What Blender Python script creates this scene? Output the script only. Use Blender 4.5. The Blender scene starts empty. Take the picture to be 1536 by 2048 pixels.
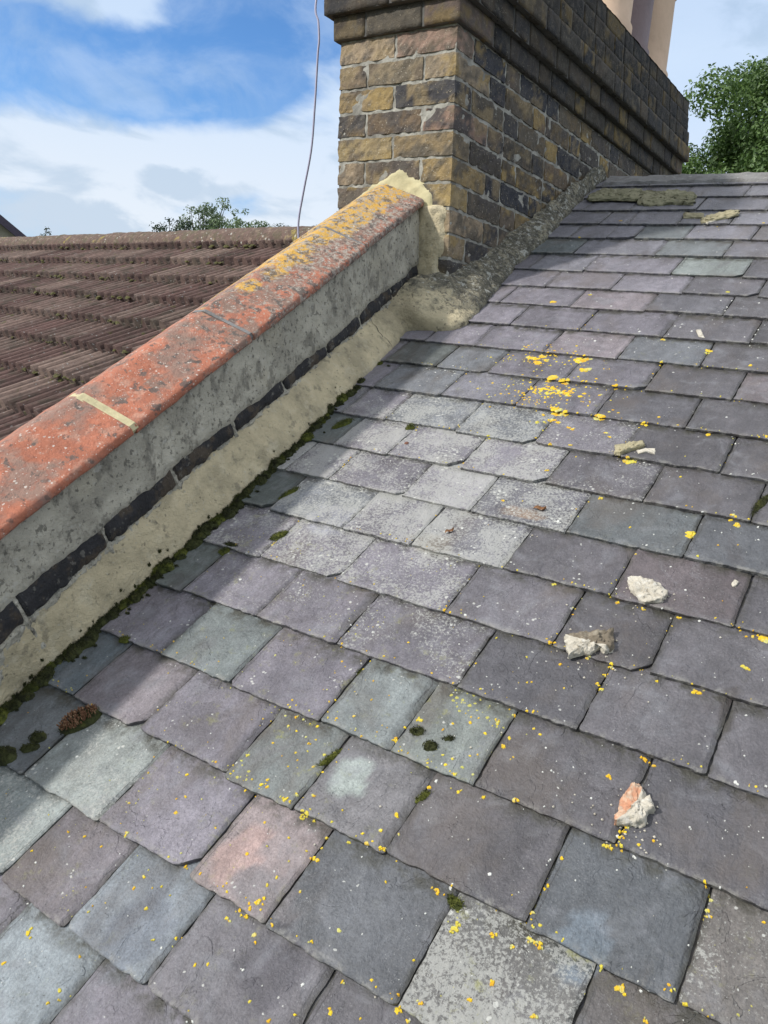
import bpy, bmesh, math, random
from mathutils import Vector, Matrix, noise
from mathutils.bvhtree import BVHTree
from math import radians, sin, cos, pi
random.seed(7)
scene = bpy.context.scene
COL = scene.collection

# ------------------------------------------------------------------ camera
CAM = Vector((0, 0, 7.0))
RIGHT = Vector((0.8321291970688692, 0.5452399686130724, 0.10136259671266655))
UP = Vector((-0.19472620556204584, 0.1161218629861356, 0.9739596592282642))
FWD = Vector((-0.5192713204606304, 0.8301982230548586, -0.20280090281758686))
cd = bpy.data.cameras.new("camera"); cam = bpy.data.objects.new("camera", cd); COL.objects.link(cam)
mw = Matrix((RIGHT, UP, -FWD)).transposed().to_4x4(); mw.translation = CAM
cam.matrix_world = mw
cd.sensor_fit = 'VERTICAL'; cd.sensor_height = 24.0; cd.lens = 1561.93 / 2048 * 24.0
cd.clip_start = 0.02; cd.clip_end = 2000
scene.camera = cam

# ------------------------------------------------------------------ node helpers
def nodes_of(m):
    m.use_nodes = True
    m.node_tree.nodes.clear()
    return m.node_tree.nodes, m.node_tree.links
def sock(nt, v, inp):
    if isinstance(v, bpy.types.NodeSocket): nt.links.new(v, inp)
    else:
        if isinstance(v, (tuple, list)) and len(v) == 3 and inp.type == 'RGBA': v = (*v, 1)
        inp.default_value = v
def math_n(nt, op, a, b=0.0, c=0.0, clamp=False):
    n = nt.nodes.new('ShaderNodeMath'); n.operation = op; n.use_clamp = clamp
    sock(nt, a, n.inputs[0]); sock(nt, b, n.inputs[1]); sock(nt, c, n.inputs[2]); return n.outputs[0]
def mix_n(nt, f, a, b, mode='MIX'):
    n = nt.nodes.new('ShaderNodeMix'); n.data_type = 'RGBA'; n.blend_type = mode
    sock(nt, f, n.inputs[0]); sock(nt, a, n.inputs[6]); sock(nt, b, n.inputs[7]); return n.outputs[2]
def step_n(nt, v, lo, hi):
    n = nt.nodes.new('ShaderNodeMapRange'); n.interpolation_type = 'SMOOTHSTEP'
    sock(nt, v, n.inputs[0]); n.inputs[1].default_value = lo; n.inputs[2].default_value = hi
    return n.outputs[0]
def noise_n(nt, co, scale, detail=4, rough=0.55, dist=0.0):
    n = nt.nodes.new('ShaderNodeTexNoise'); n.inputs['Scale'].default_value = scale
    n.inputs['Detail'].default_value = detail; n.inputs['Roughness'].default_value = rough
    n.inputs['Distortion'].default_value = dist
    nt.links.new(co, n.inputs['Vector']); return n.outputs['Fac']
def voro_n(nt, co, scale, rnd=1.0):
    nn = nt.nodes.new('ShaderNodeTexNoise'); nn.inputs['Scale'].default_value = scale * 1.6; nn.inputs['Detail'].default_value = 3
    nt.links.new(co, nn.inputs['Vector'])
    vm = nt.nodes.new('ShaderNodeVectorMath'); vm.operation = 'MULTIPLY_ADD'; nt.links.new(nn.outputs['Color'], vm.inputs[0])
    k = .55 / scale; vm.inputs[1].default_value = (k, k, k); nt.links.new(co, vm.inputs[2]); co = vm.outputs[0]
    n = nt.nodes.new('ShaderNodeTexVoronoi'); n.inputs['Scale'].default_value = scale
    n.inputs['Randomness'].default_value = rnd
    nt.links.new(co, n.inputs['Vector']); return n.outputs['Distance']
def coords(nt, offset=(0, 0, 0), scale=(1, 1, 1), src=None):
    if src is None:
        src = nt.nodes.new('ShaderNodeTexCoord').outputs['Object']
    n = nt.nodes.new('ShaderNodeMapping'); n.inputs['Location'].default_value = offset
    n.inputs['Scale'].default_value = scale; nt.links.new(src, n.inputs['Vector']); return n.outputs[0]
def attr_n(nt, name, out='Color'):
    n = nt.nodes.new('ShaderNodeAttribute'); n.attribute_name = name; return n.outputs[out]

def surf(name, base, layers=(), rough=0.8, bumps=(), vary=0.25, vscale=12, spec=0.4):
    """base colour, then stains and growth laid over it, each its own noise; bumps = (scale, height m)"""
    m = bpy.data.materials.new(name); N, L = nodes_of(m); nt = m.node_tree
    co = coords(nt)
    b = attr_n(nt, base) if isinstance(base, str) else (*base, 1)
    f = noise_n(nt, co, vscale, 6, 0.65)
    k = nt.nodes.new('ShaderNodeMapRange'); nt.links.new(f, k.inputs[0])
    k.inputs[1].default_value = .25; k.inputs[2].default_value = .75
    k.inputs[3].default_value = 1 - vary; k.inputs[4].default_value = 1 + vary
    cmb = nt.nodes.new('ShaderNodeCombineColor')
    for i in range(3): nt.links.new(k.outputs[0], cmb.inputs[i])
    col = mix_n(nt, 1.0, b, cmb.outputs[0], 'MULTIPLY')
    for i, ly in enumerate(layers):
        c, kind, sc, lo, hi, st = ly[:6]
        sv = ly[6] if len(ly) > 6 else (1, 1, 1)
        co2 = coords(nt, (i * 3.7, i * 1.3, i * 2.1), sv)
        if kind == 'n': msk = step_n(nt, noise_n(nt, co2, sc, 5, 0.6), lo, hi)
        elif kind == 'v':                       # round spots, broken into patches by a second noise
            d = voro_n(nt, co2, sc); g = noise_n(nt, co2, sc * .35, 3)
            thr = math_n(nt, 'MULTIPLY', step_n(nt, g, .42, .62), hi)
            msk = step_n(nt, math_n(nt, 'SUBTRACT', thr, d), 0.0, .06)
        else: msk = kind(nt)
        msk = math_n(nt, 'MULTIPLY', msk, st, clamp=True)
        col = mix_n(nt, msk, col, (*c, 1))
    p = N.new('ShaderNodeBsdfPrincipled'); o = N.new('ShaderNodeOutputMaterial')
    L.new(col, p.inputs['Base Color'])
    if 'Specular IOR Level' in p.inputs: p.inputs['Specular IOR Level'].default_value = spec
    r = math_n(nt, 'MULTIPLY_ADD', noise_n(nt, co, vscale * 2.3, 4), .3, rough - .15, clamp=True)
    L.new(r, p.inputs['Roughness'])
    nrm = None
    for sc, h in bumps:
        bn = N.new('ShaderNodeBump'); bn.inputs['Distance'].default_value = h; bn.inputs['Strength'].default_value = 1
        L.new(noise_n(nt, co, sc, 5, .65), bn.inputs['Height'])
        if nrm: L.new(nrm, bn.inputs['Normal'])
        nrm = bn.outputs[0]
    if nrm: L.new(nrm, p.inputs['Normal'])
    L.new(p.outputs[0], o.inputs[0]); return m

# ------------------------------------------------------------------ world, sun, exposure
SUN_D = Vector((.85, 1.05, -.90)).normalized()
w = bpy.data.worlds.new("World"); scene.world = w; w.use_nodes = True
nt = w.node_tree; nt.nodes.clear()
sky = nt.nodes.new('ShaderNodeTexSky'); sky.sky_type = 'NISHITA'; sky.sun_disc = False
sky.sun_elevation = math.asin(-SUN_D.z); sky.sun_rotation = math.atan2(-SUN_D.x, -SUN_D.y)
sky.air_density = 1.0; sky.dust_density = 0.3; sky.ozone_density = 2.5
dirn = nt.nodes.new('ShaderNodeTexCoord').outputs['Generated']
sep = nt.nodes.new('ShaderNodeSeparateXYZ'); nt.links.new(dirn, sep.inputs[0])
zz = math_n(nt, 'MAXIMUM', sep.outputs[2], 0.0)
den = math_n(nt, 'ADD', zz, 0.16)                    # a flat cloud deck seen in perspective
cx = math_n(nt, 'DIVIDE', sep.outputs[0], den); cy = math_n(nt, 'DIVIDE', sep.outputs[1], den)
cv = nt.nodes.new('ShaderNodeCombineXYZ'); nt.links.new(cx, cv.inputs[0]); nt.links.new(cy, cv.inputs[1])
cm = coords(nt, (0.4, 2.35, 0), (1, 1, 1), cv.outputs[0])
n1 = noise_n(nt, cm, 0.9, 9, .52, .3)
dm = coords(nt, (0, 0, 0), (1.0, 1.0, 1.9), dirn)
n2 = math_n(nt, 'ADD', math_n(nt, 'MULTIPLY', noise_n(nt, dm, 5.5, 9, .56, .35), 1.9), -.34)
# a rift of clear sky low in the west-north-west, cloud elsewhere
def blob(ax, az, ay, wd, ht):
    """1 inside an oval patch of the sky around azimuth ax (deg) and elevation az (deg)"""
    A = radians(ax); c = Vector((sin(A), cos(A), 0)); r = Vector((cos(A), -sin(A), 0))
    def dot(v):
        n = nt.nodes.new('ShaderNodeVectorMath'); n.operation = 'DOT_PRODUCT'
        nt.links.new(dirn, n.inputs[0]); n.inputs[1].default_value = v; return n.outputs['Value']
    x = math_n(nt, 'DIVIDE', dot(r), wd)
    e = math_n(nt, 'SUBTRACT', sep.outputs[2], sin(radians(az)))
    e = math_n(nt, 'SUBTRACT', e, math_n(nt, 'MULTIPLY', dot(r), ay))
    y = math_n(nt, 'DIVIDE', e, ht)
    d = math_n(nt, 'ADD', math_n(nt, 'MULTIPLY', x, x), math_n(nt, 'MULTIPLY', y, y))
    front = math_n(nt, 'GREATER_THAN', dot(c), 0)
    return math_n(nt, 'MULTIPLY', math_n(nt, 'SUBTRACT', 1.0, d, clamp=True), front)
clear = math_n(nt, 'ADD', blob(-55.5, 14.6, .02, .30, .062), blob(-44.5, 17.8, .28, .17, .085))
clear = math_n(nt, 'MINIMUM', clear, 1.0)
cover = math_n(nt, 'ADD', n2, math_n(nt, 'MULTIPLY', clear, -.85))
mask = math_n(nt, 'MAXIMUM', step_n(nt, cover, -.05, .58), math_n(nt, 'MULTIPLY', step_n(nt, noise_n(nt, coords(nt, (2, 2, 2), (1, 1, 1.6), dirn), 9, 8, .6, .5), .35, .75), .42))
low = step_n(nt, sep.outputs[2], .22, .42)           # overhead, mostly out of view: nearly unbroken cloud, added for neutral fill light
high = step_n(nt, n1, .44, .66)
mask = math_n(nt, 'MULTIPLY', mask, math_n(nt, 'SUBTRACT', 1.0, math_n(nt, 'MULTIPLY', low, math_n(nt, 'SUBTRACT', .15, math_n(nt, 'MULTIPLY', high, .15)))))
n3 = noise_n(nt, coords(nt, (3, 1, 7), (1, 1, 2.6), dirn), 7.0, 8, .56, .4)
grey = math_n(nt, 'ADD', step_n(nt, n3, .50, .66), 0.0)
gb = math_n(nt, 'ADD', blob(-48.6, 9.2, -.05, .05, .022), blob(-55.5, 6.0, .0, .12, .038))
gb = math_n(nt, 'ADD', gb, blob(-59, 17.5, 0, .13, .05))
gb = math_n(nt, 'MULTIPLY', step_n(nt, math_n(nt, 'ADD', math_n(nt, 'MULTIPLY', gb, .75), math_n(nt, 'MULTIPLY', noise_n(nt, coords(nt, (1, 5, 2), (1, 1, 2.2), dirn), 16, 7, .6, .3), 1.1)), .72, 1.02), .55)
grey = math_n(nt, 'MAXIMUM', math_n(nt, 'MULTIPLY', grey, .55), gb)
lo_ = step_n(nt, math_n(nt, 'ADD', sep.outputs[2], math_n(nt, 'MULTIPLY', n3, .06)), .60, .40)
grey = math_n(nt, 'MULTIPLY', grey, lo_)
white = mix_n(nt, step_n(nt, sep.outputs[2], .08, .32), (5.6, 6.1, 6.7, 1), (4.4, 5.4, 6.8, 1))
white = mix_n(nt, step_n(nt, sep.outputs[2], .40, .70), white, (7.9, 8.0, 8.1, 1))  # unseen cloud high overhead brightened as ambient fill
cloud = mix_n(nt, grey, white, (2.9, 3.9, 5.1, 1))
blue = mix_n(nt, 1.0, sky.outputs[0], (.62, .92, 1.22, 1), 'MULTIPLY')
scol = mix_n(nt, mask, blue, cloud)
bg = nt.nodes.new('ShaderNodeBackground'); bg.inputs[1].default_value = 0.10
nt.links.new(scol, bg.inputs[0]); wo = nt.nodes.new('ShaderNodeOutputWorld'); nt.links.new(bg.outputs[0], wo.inputs[0])
sl = bpy.data.lights.new("sun", 'SUN'); sl.energy = 2.9; sl.angle = radians(3.2); sl.color = (1, .965, .91)
so = bpy.data.objects.new("sun", sl); COL.objects.link(so)
so.rotation_euler = (-SUN_D).to_track_quat('Z', 'Y').to_euler(); so.location = (-5, -6, 14)
scene.view_settings.view_transform = 'Standard'; scene.view_settings.look = 'None'
scene.view_settings.exposure = 0.55; scene.view_settings.gamma = 1
scene.render.engine = 'CYCLES'

# ------------------------------------------------------------------ object helpers
def link(o, parent=None):
    COL.objects.link(o)
    if parent: o.parent = parent
    return o
def tag(o, label=None, cat=None, group=None, kind=None):
    if label: o['label'] = label
    if cat: o['category'] = cat
    if group: o['group'] = group
    if kind: o['kind'] = kind
    return o
def empty(name, loc=(0, 0, 0)):
    o = bpy.data.objects.new(name, None); o.empty_display_size = .2; o.location = loc; COL.objects.link(o); return o
def mesh_ob(name, verts, faces, mat, parent=None, smooth=False, cols=None, mats=None, midx=None):
    me = bpy.data.meshes.new(name)
    off = parent.location if parent else Vector((0, 0, 0))
    if parent and parent.parent: off = off + parent.parent.location
    me.from_pydata([tuple(Vector(v) - off) for v in verts], [], faces)
    if cols:
        for nm, data in cols.items():
            a = me.color_attributes.new(nm, 'FLOAT_COLOR', 'POINT')
            a.data.foreach_set('color', [x for c in data for x in (*c, *([1] * (4 - len(c))))])
    for m in (mats or [mat]): me.materials.append(m)
    if midx: me.polygons.foreach_set('material_index', midx)
    if smooth: me.polygons.foreach_set('use_smooth', [True] * len(me.polygons))
    me.update()
    return link(bpy.data.objects.new(name, me), parent)
def nz(p, s, k=0.0):
    return noise.noise(Vector((p[0] * s + k, p[1] * s + k * .7, p[2] * s - k)))
def smooth_t(x, a, b):
    t = min(1, max(0, (x - a) / (b - a))); return t * t * (3 - 2 * t)
def interp(tab, x):
    if x <= tab[0][0]: return tab[0][1:]
    for a, b in zip(tab, tab[1:]):
        if x <= b[0]:
            t = (x - a[0]) / (b[0] - a[0]); return tuple(p + (q - p) * t for p, q in zip(a[1:], b[1:]))
    return tab[-1][1:]

# the slope of the slate roof: u along the courses, v up the slope, h out of it
PITCH = radians(28.7662)
EX = Vector((1, 0, 0)); ES = Vector((0, cos(PITCH), sin(PITCH))); EN = EX.cross(ES); HC = .95
def U(u, v, h=0.0): return CAM + EX * u + ES * v + EN * (h - HC)
def wall_u(v): return -1.215 - .1 * (v - .47)
RIDGE_V = 3.385

# ------------------------------------------------------------------ slates
GAUGE = .1435; THK = .0068
TAILS = {0: .113, 1: .244, 2: .389, 3: .532, 4: .678, 5: .82, 6: .961, 7: 1.1, 8: 1.237, 9: 1.375, 10: 1.522, 11: 1.667, 12: 1.81,
         13: 1.959, 14: 2.107, 15: 2.244, 16: 2.38, 17: 2.535, 18: 2.688, 19: 2.831, 20: 2.99, 21: 3.14, 22: 3.287}
for k in range(-1, -17, -1): TAILS[k] = .113 + k * .142
JOINTS = {-2: [-.76, -.56], -1: [-.852, -.696, -.50, -.30], 0: [-.921, -.774, -.621, -.422, -.24], 1: [-1.043, -.857, -.669, -.531, -.335, -.157, .05],
          2: [-1.1, -.928, -.732, -.6, -.446, -.245, -.071], 3: [-1.19, -1.021, -.85, -.657, -.524, -.386, -.186, .03], 4: [-1.111, -.914, -.73, -.491, -.292, -.114],
          5: [-1.19, -1.025, -.829, -.59, -.389, -.235, -.04], 6: [-1.113, -.91, -.745, -.545, -.343, -.145], 7: [-1.18, -1.05, -.851, -.684, -.478, -.261, -.07],
          8: [-1.13, -.972, -.781, -.579, -.375, -.18], 9: [-1.2, -1.068, -.865, -.664, -.468, -.266, -.07], 10: [-1.196, -.987, -.777, -.576, -.374, -.18],
          11: [-1.25, -1.082, -.924, -.709, -.508, -.31], 12: [-1.2, -1.033, -.824, -.622, -.418, -.22], 13: [-1.155, -.993, -.78, -.55, -.336], 14: [-1.097, -.867, -.647, -.436, -.24],
          15: [-1.19, -1.002, -.792, -.581, -.38], 16: [-1.12, -.932, -.654, -.448, -.25], 17: [-1.025, -.747, -.54, -.33], 18: [-1.1, -.964, -.866, -.699, -.49],
          19: [-1.04, -.938, -.76, -.59, -.40], 20: [-1.16, -.977, -.74, -.50], 21: [-1.05, -.83, -.613, -.40], 22: [-1.0, -.72, -.44]}
rs = random.Random(11)
# hand-picked colours: (u, v) inside the slate -> tint, pale lichen, yellow lichen
SPECIAL = [  # (u, v) inside the slate -> the stone's own colour, pale crust, yellow growth
    ((-.431, .594), (.20, .235, .20), .5, .75), ((-.586, .608), (.19, .225, .215), .3, .3), ((-.661, .449), (.18, .215, .20), .4, .7), ((-.923, .602), (.175, .215, .205), .4, .35),
    ((-.957, .322), (.29, .335, .30), .8, .1), ((-1.109, .306), (.15, .175, .185), .4, .0), ((-1.004, .209), (.27, .32, .29), .8, .0), ((-1.15, .466), (.085, .12, .14), .1, .0),
    ((-.69, .174), (.22, .265, .30), .25, .12), ((-.778, .078), (.23, .285, .31), .3, .15), ((-.591, .316), (.31, .225, .215), .4, .25), ((-.25, .319), (.135, .128, .112), 1.05, .6),
    ((-.148, .454), (.095, .108, .122), .2, .05), ((-.031, .471), (.17, .145, .12), .75, .35), ((-.55, .463), (.16, .15, .155), .2, .25), ((-1.008, .457), (.215, .175, .195), .15, .05),
    ((-.365, 1.161), (.115, .135, .14), .3, .1), ((-1.146, .754), (.11, .14, .125), .2, .0), ((-1.167, 1.04), (.11, .145, .13), .2, .0), ((-1.194, 1.323), (.12, .155, .145), .2, .0),
    ((-.539, 2.445), (.22, .265, .235), .5, .0), ((-.641, 2.609), (.15, .175, .18), .2, .0), ((-1.066, 2.661), (.10, .135, .135), .15, .0), ((-1.133, 2.989), (.10, .135, .14), .15, .0), ((-.784, 2.771), (.125, .15, .155), .2, .0),
    ((-1.182, 1.782), (.105, .125, .115), .1, .0), ((-.544, .163), (.15, .135, .15), .25, .15), ((-.835, .169), (.185, .155, .175), .3, .3), ((-.153, .354), (.12, .105, .10), .3, .1)]
BLOTS = [(-.556, .468, .034, .038, (.24, .27, .25)), (-.625, .30, .035, .05, (.33, .23, .21)), (-.56, .275, .06, .03, (.17, .155, .16)), (-.49, .205, .05, .05, (.075, .07, .08)), (-.115, .80, .014, .045, (.05, .042, .04)),
         (-.71, .98, .05, .03, (.20, .18, .15)), (-.58, 1.13, .05, .02, (.24, .17, .12)), (-.18, .40, .03, .05, (.14, .17, .20)), (-.95, .98, .06, .06, (.24, .24, .27)), (-.68, .16, .045, .06, (.165, .185, .215))]
def slate_look(u, v):
    r = rs.random()
    left = smooth_t(u, -.35, -.75)                     # lighter purple stone on the left, darker to the right
    if r < .74: t = Vector((.088, .083, .090)).lerp(Vector((.166, .154, .176)), left)
    elif r < .90: t = Vector((.080, .077, .085)).lerp(Vector((.150, .146, .165)), left)
    elif r < .96: t = Vector((.088, .092, .100)).lerp(Vector((.145, .152, .165)), left)
    else: t = Vector((.105, .088, .092)).lerp(Vector((.19, .165, .178)), left)
    t = t.lerp(Vector((.150, .148, .170)), smooth_t(v, 2.2, 2.9) * .8)
    t = t * rs.uniform(.88, 1.12)
    band = math.exp(-((v - 1.15) / .55) ** 2) * smooth_t(u, -.3, -.65)
    pale = .16 + .95 * band + rs.uniform(-.05, .15)
    yel = .03 + (.35 if abs(v - .65) < .35 and u < -.5 else 0) + (.25 if abs(v - 1.75) < .25 and abs(u + .75) < .25 else 0)
    if v > 2.3: pale *= .6; yel *= .3
    return t, pale, yel
SV, SF, ST, SA = [], [], [], []
XS = [0, .02, .06, .14, .26, .4, .55, .7, .82, .9, .95, .98, 1]
YS = [0, .003, .008, .016, .026, .038, .05, .062, .074, .086, .098, .11, .12, .13, .14, .155, .19, .33]
SR_, YS0, XS0 = [], [0, .003, .008, .02, .05, .09, .12, .14, .19, .33], [0, .02, .08, .2, .4, .6, .8, .92, .97, 1]
XS1 = [0, .015, .045, .09, .14, .19, .24, .29, .34, .39, .44, .49, .54, .59, .64, .69, .74, .79, .84, .885, .93, .96, .985, 1]
def add_slate(u0, u1, v0, top=None):
    W = u1 - u0; L = .355 if top is None else top - v0
    seed = rs.uniform(0, 100); th = THK * rs.uniform(.95, 1.6); lift = rs.uniform(0, .0026); tw = rs.uniform(-.0012, .0012)
    rot = radians(rs.gauss(0, .35)); dv = rs.gauss(0, .0022)
    clipR = rs.uniform(.012, .034) if rs.random() < .13 else rs.uniform(.001, .006)
    clipL = rs.uniform(.008, .02) if rs.random() < .10 else rs.uniform(.001, .004)
    flake = rs.uniform(.002, .006) if rs.random() < .6 else rs.uniform(.006, .013)
    cu, cvv = (u0 + u1) / 2, v0 + GAUGE / 2
    tint, pale, yel = slate_look(cu, cvv)
    for (su, sv), t, p, y in SPECIAL:
        if u0 <= su <= u1 and v0 <= sv <= v0 + GAUGE: g_ = sum(t) / 3; tint, pale, yel = Vector(t).lerp(Vector((g_, g_, g_ * 1.04)), .42) * .82, p, y
    rb = rs.random(); base = len(SV)
    near = -.4 < v0 < 2.3 and u1 > -1.35 and u0 < .25
    XS = XS1 if near else XS0
    ys = [y for y in (YS if near else YS0) if y < L - .01] + [L]
    nx, ny = len(XS), len(ys)
    g = .0014
    def edge_pt(a, b, out):
        """outline with spalled edges; out>0 pushes towards the edge"""
        n = lambda s, k: noise.noise(Vector((a * s + seed, b * s - seed, k)))
        x = a; y = b
        wx = 1 - min(1, min(a, W - a) / .02); wy = 1 - min(1, b / .02)
        x += wx * (.0024 * n(28, 1) + .0018 * n(85, 2)); y += wy * (.0028 * n(20, 3) + .0024 * n(75, 4) - .006 * max(0, n(13, 5) - .32))
        d = clipR - ((W - x) + y)
        if d > 0: x -= d * .5; y += d * .5
        d = clipL - (x + y)
        if d > 0: x += d * .5; y += d * .5
        return x, y
    def put(x, y, h, shade=1.0):
        xx = x - W / 2; X = cu + xx * cos(rot) - y * sin(rot); Y = v0 + dv + xx * sin(rot) + y * cos(rot)
        SV.append(U(X, Y, h - (Y - v0) * (THK / GAUGE) + lift * (1 - y / .33) + tw * (xx / W) * (1 - y / .33)))
        c = tint
        for (bu, bv, ru, rv, bc) in BLOTS:
            if abs(X - bu) < ru * 1.3 and abs(Y - bv) < rv * 1.3:
                q = ((X - bu) / ru) ** 2 + ((Y - bv) / rv) ** 2 + .7 * noise.noise(Vector((X * 45, Y * 45, 1)))
                c = Vector(c).lerp(Vector(bc), (.85 * (1 - smooth_t(q, .62, 1.0)) if q < 1.0 else 0))
        ST.append((c[0] * shade, c[1] * shade, c[2] * shade)); SA.append((pale, yel, rb))
        SR_.append((smooth_t(y, .012, 0), smooth_t(y, GAUGE - .030, GAUGE - .003), smooth_t(min(x, W - x), .012, .001)))
    for j, b in enumerate(ys):
        for i, a in enumerate(XS):
            aa = g + flake * .25 + a * (W - 2 * g - flake * 1.25)
            if a > .93 and i < nx - 0:
                aa -= (a - .93) / .07 * flake * (.5 + .9 * abs(noise.noise(Vector((b * 26 + seed, 3, 1)))) * 2) * .5
            bb = b + (.0016 + .0016 * abs(noise.noise(Vector((aa * 40 + seed, 7, 1)))) if j < 3 else 0)
            x, y = edge_pt(aa, bb, 0)
            hh = .0011 * noise.noise(Vector((x * 14 + seed, y * 11, 2))) + .0008 * noise.noise(Vector((x * 45 + seed, y * 28, 5))) + (.0005 * noise.noise(Vector((x * 110, y * 70, seed))) if near else 0)
            put(x, y, hh)
    for j in range(ny - 1):
        for i in range(nx - 1):
            q = base + j * nx + i; SF.append((q, q + 1, q + nx + 1, q + nx))
    # the skirt: down the left side, along the tail, up the right side
    loop = [(0, j) for j in range(ny - 1, 0, -1)] + [(i, 0) for i in range(nx)] + [(nx - 1, j) for j in range(1, ny)]
    prev = None
    for (i, j) in loop:
        a = g + XS[i] * (W - 2 * g); b = ys[j] if j else 0
        x, y = edge_pt(a, b, 1)
        q0 = len(SV)
        ledge = .0012 if i < nx - 1 else min(.0035, .0012 + flake * .22)
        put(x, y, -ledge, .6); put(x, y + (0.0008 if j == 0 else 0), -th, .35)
        top_i = base + j * nx + i
        if prev is not None:
            pt, p0 = prev
            SF.append((pt, p0, q0, top_i)); SF.append((p0, p0 + 1, q0 + 1, q0))
        prev = (top_i, q0)
for k in sorted(TAILS):
    v0 = TAILS[k]
    if v0 < -2.15: continue
    js = list(JOINTS.get(k, []))
    if not js: js = [-.7 + (.1 if k % 2 else 0)]
    js.sort()
    while js[0] > wall_u(v0) - .02: js.insert(0, js[0] - rs.choice((.2, .2, .19, .21)))
    while js[-1] < 2.6: js.append(js[-1] + rs.choice((.2, .2, .17, .21, .19, .24)))
    for a, b in zip(js, js[1:]): add_slate(a, b, v0, top=(RIDGE_V + .005 if v0 + .355 > RIDGE_V else None))

def slate_mat():
    m = bpy.data.materials.new("weathered_slate"); N, L = nodes_of(m); nt = m.node_tree
    tint = attr_n(nt, 'tint'); am = nt.nodes.new('ShaderNodeAttribute'); am.attribute_name = 'growth'
    sp = nt.nodes.new('ShaderNodeSeparateColor'); L.new(am.outputs['Color'], sp.inputs[0])
    pale, yel, rnd = sp.outputs
    co = nt.nodes.new('ShaderNodeTexCoord').outputs['Object']
    off = nt.nodes.new('ShaderNodeCombineXYZ'); L.new(math_n(nt, 'MULTIPLY', rnd, 37.0), off.inputs[0]); L.new(math_n(nt, 'MULTIPLY', rnd, 11.0), off.inputs[2])
    va = nt.nodes.new('ShaderNodeVectorMath'); va.operation = 'ADD'; L.new(co, va.inputs[0]); L.new(off.outputs[0], va.inputs[1]); cs = va.outputs[0]
    rotm = nt.nodes.new('ShaderNodeMapping'); rotm.inputs['Rotation'].default_value = (-PITCH, 0, 0); L.new(cs, rotm.inputs['Vector']); cl = rotm.outputs[0]
    streak = coords(nt, (0, 0, 0), (1.0, .35, 1), cl)
    big = noise_n(nt, streak, 9, 6, .6, .6); mid = noise_n(nt, cl, 38, 6, .7); fine = noise_n(nt, cl, 260, 4, .7)
    def rng(v, a, b, c, d):
        k = nt.nodes.new('ShaderNodeMapRange'); L.new(v, k.inputs[0])
        for i, x in enumerate((a, b, c, d)): k.inputs[i + 1].default_value = x
        return k.outputs[0]
    f = math_n(nt, 'MULTIPLY', rng(big, .3, .7, .72, 1.30), rng(mid, .3, .7, .76, 1.24)); f = math_n(nt, 'MULTIPLY', f, rng(fine, .3, .7, .74, 1.26))
    cc = nt.nodes.new('ShaderNodeCombineColor')
    for i in range(3): L.new(f, cc.inputs[i])
    col = mix_n(nt, 1.0, tint, cc.outputs[0], 'MULTIPLY')
    # bloom of pale grey-blue where the surface has weathered
    bl = math_n(nt, 'MULTIPLY', step_n(nt, noise_n(nt, cl, 14, 6, .62, 1.0), .50, .72), .38)
    col = mix_n(nt, bl, col, (.23, .235, .255, 1))
    dk = math_n(nt, 'MULTIPLY', step_n(nt, noise_n(nt, coords(nt, (9, 2, 4), (1, .5, 1), cl), 7, 6, .65, .8), .54, .70), .45)
    col = mix_n(nt, dk, col, (.062, .052, .052, 1))
    g1 = noise_n(nt, cl, 420, 3, .8)
    col = mix_n(nt, math_n(nt, 'MULTIPLY', math_n(nt, 'MULTIPLY', step_n(nt, g1, .58, .70), step_n(nt, noise_n(nt, cl, 8, 3), .40, .62)), .6), col, (.36, .36, .36, 1))
    col = mix_n(nt, math_n(nt, 'MULTIPLY', step_n(nt, g1, .40, .30), .50), col, (.045, .042, .045, 1))
    # grime in the joints and under the tails, pale weathering along the exposed tail
    ra = nt.nodes.new('ShaderNodeAttribute'); ra.attribute_name = 'rim'
    rsp = nt.nodes.new('ShaderNodeSeparateColor'); L.new(ra.outputs['Color'], rsp.inputs[0])
    gn = step_n(nt, noise_n(nt, cl, 30, 5, .65), .38, .62)
    gr = math_n(nt, 'MULTIPLY', math_n(nt, 'MAXIMUM', rsp.outputs[1], math_n(nt, 'MULTIPLY', rsp.outputs[2], .8)), gn)
    col = mix_n(nt, math_n(nt, 'MULTIPLY', gr, .85), col, (.040, .038, .026, 1))
    ln_ = math_n(nt, 'ABSOLUTE', math_n(nt, 'SUBTRACT', math_n(nt, 'ADD', rsp.outputs[2], math_n(nt, 'MULTIPLY', math_n(nt, 'SUBTRACT', noise_n(nt, cl, 42, 4, .7), .5), 1.1)), .42))
    ln_ = math_n(nt, 'MULTIPLY', step_n(nt, ln_, .085, .03), math_n(nt, 'MULTIPLY', step_n(nt, rsp.outputs[2], .02, .12), step_n(nt, noise_n(nt, coords(nt, (8, 8, 8), (1, 1, 1), cl), 6, 2), .45, .55)))
    col = mix_n(nt, math_n(nt, 'MULTIPLY', ln_, .7), col, (.03, .028, .03, 1))
    pt = math_n(nt, 'MULTIPLY', rsp.outputs[0], step_n(nt, noise_n(nt, cl, 55, 4, .7), .45, .62))
    col = mix_n(nt, math_n(nt, 'MULTIPLY', pt, .45), col, (.30, .29, .26, 1))
    br = math_n(nt, 'MULTIPLY', step_n(nt, noise_n(nt, coords(nt, (3, 8, 6), (1, .55, 1), cl), 5.5, 6, .62, .5), .52, .70), .42)
    col = mix_n(nt, br, col, (.115, .092, .075, 1))
    # crustose lichen: pale crust and grains
    crust = noise_n(nt, cl, 190, 6, .78); patch = noise_n(nt, coords(nt, (5, 5, 5), (1, 1, 1), cl), 11, 4, .6)
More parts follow.
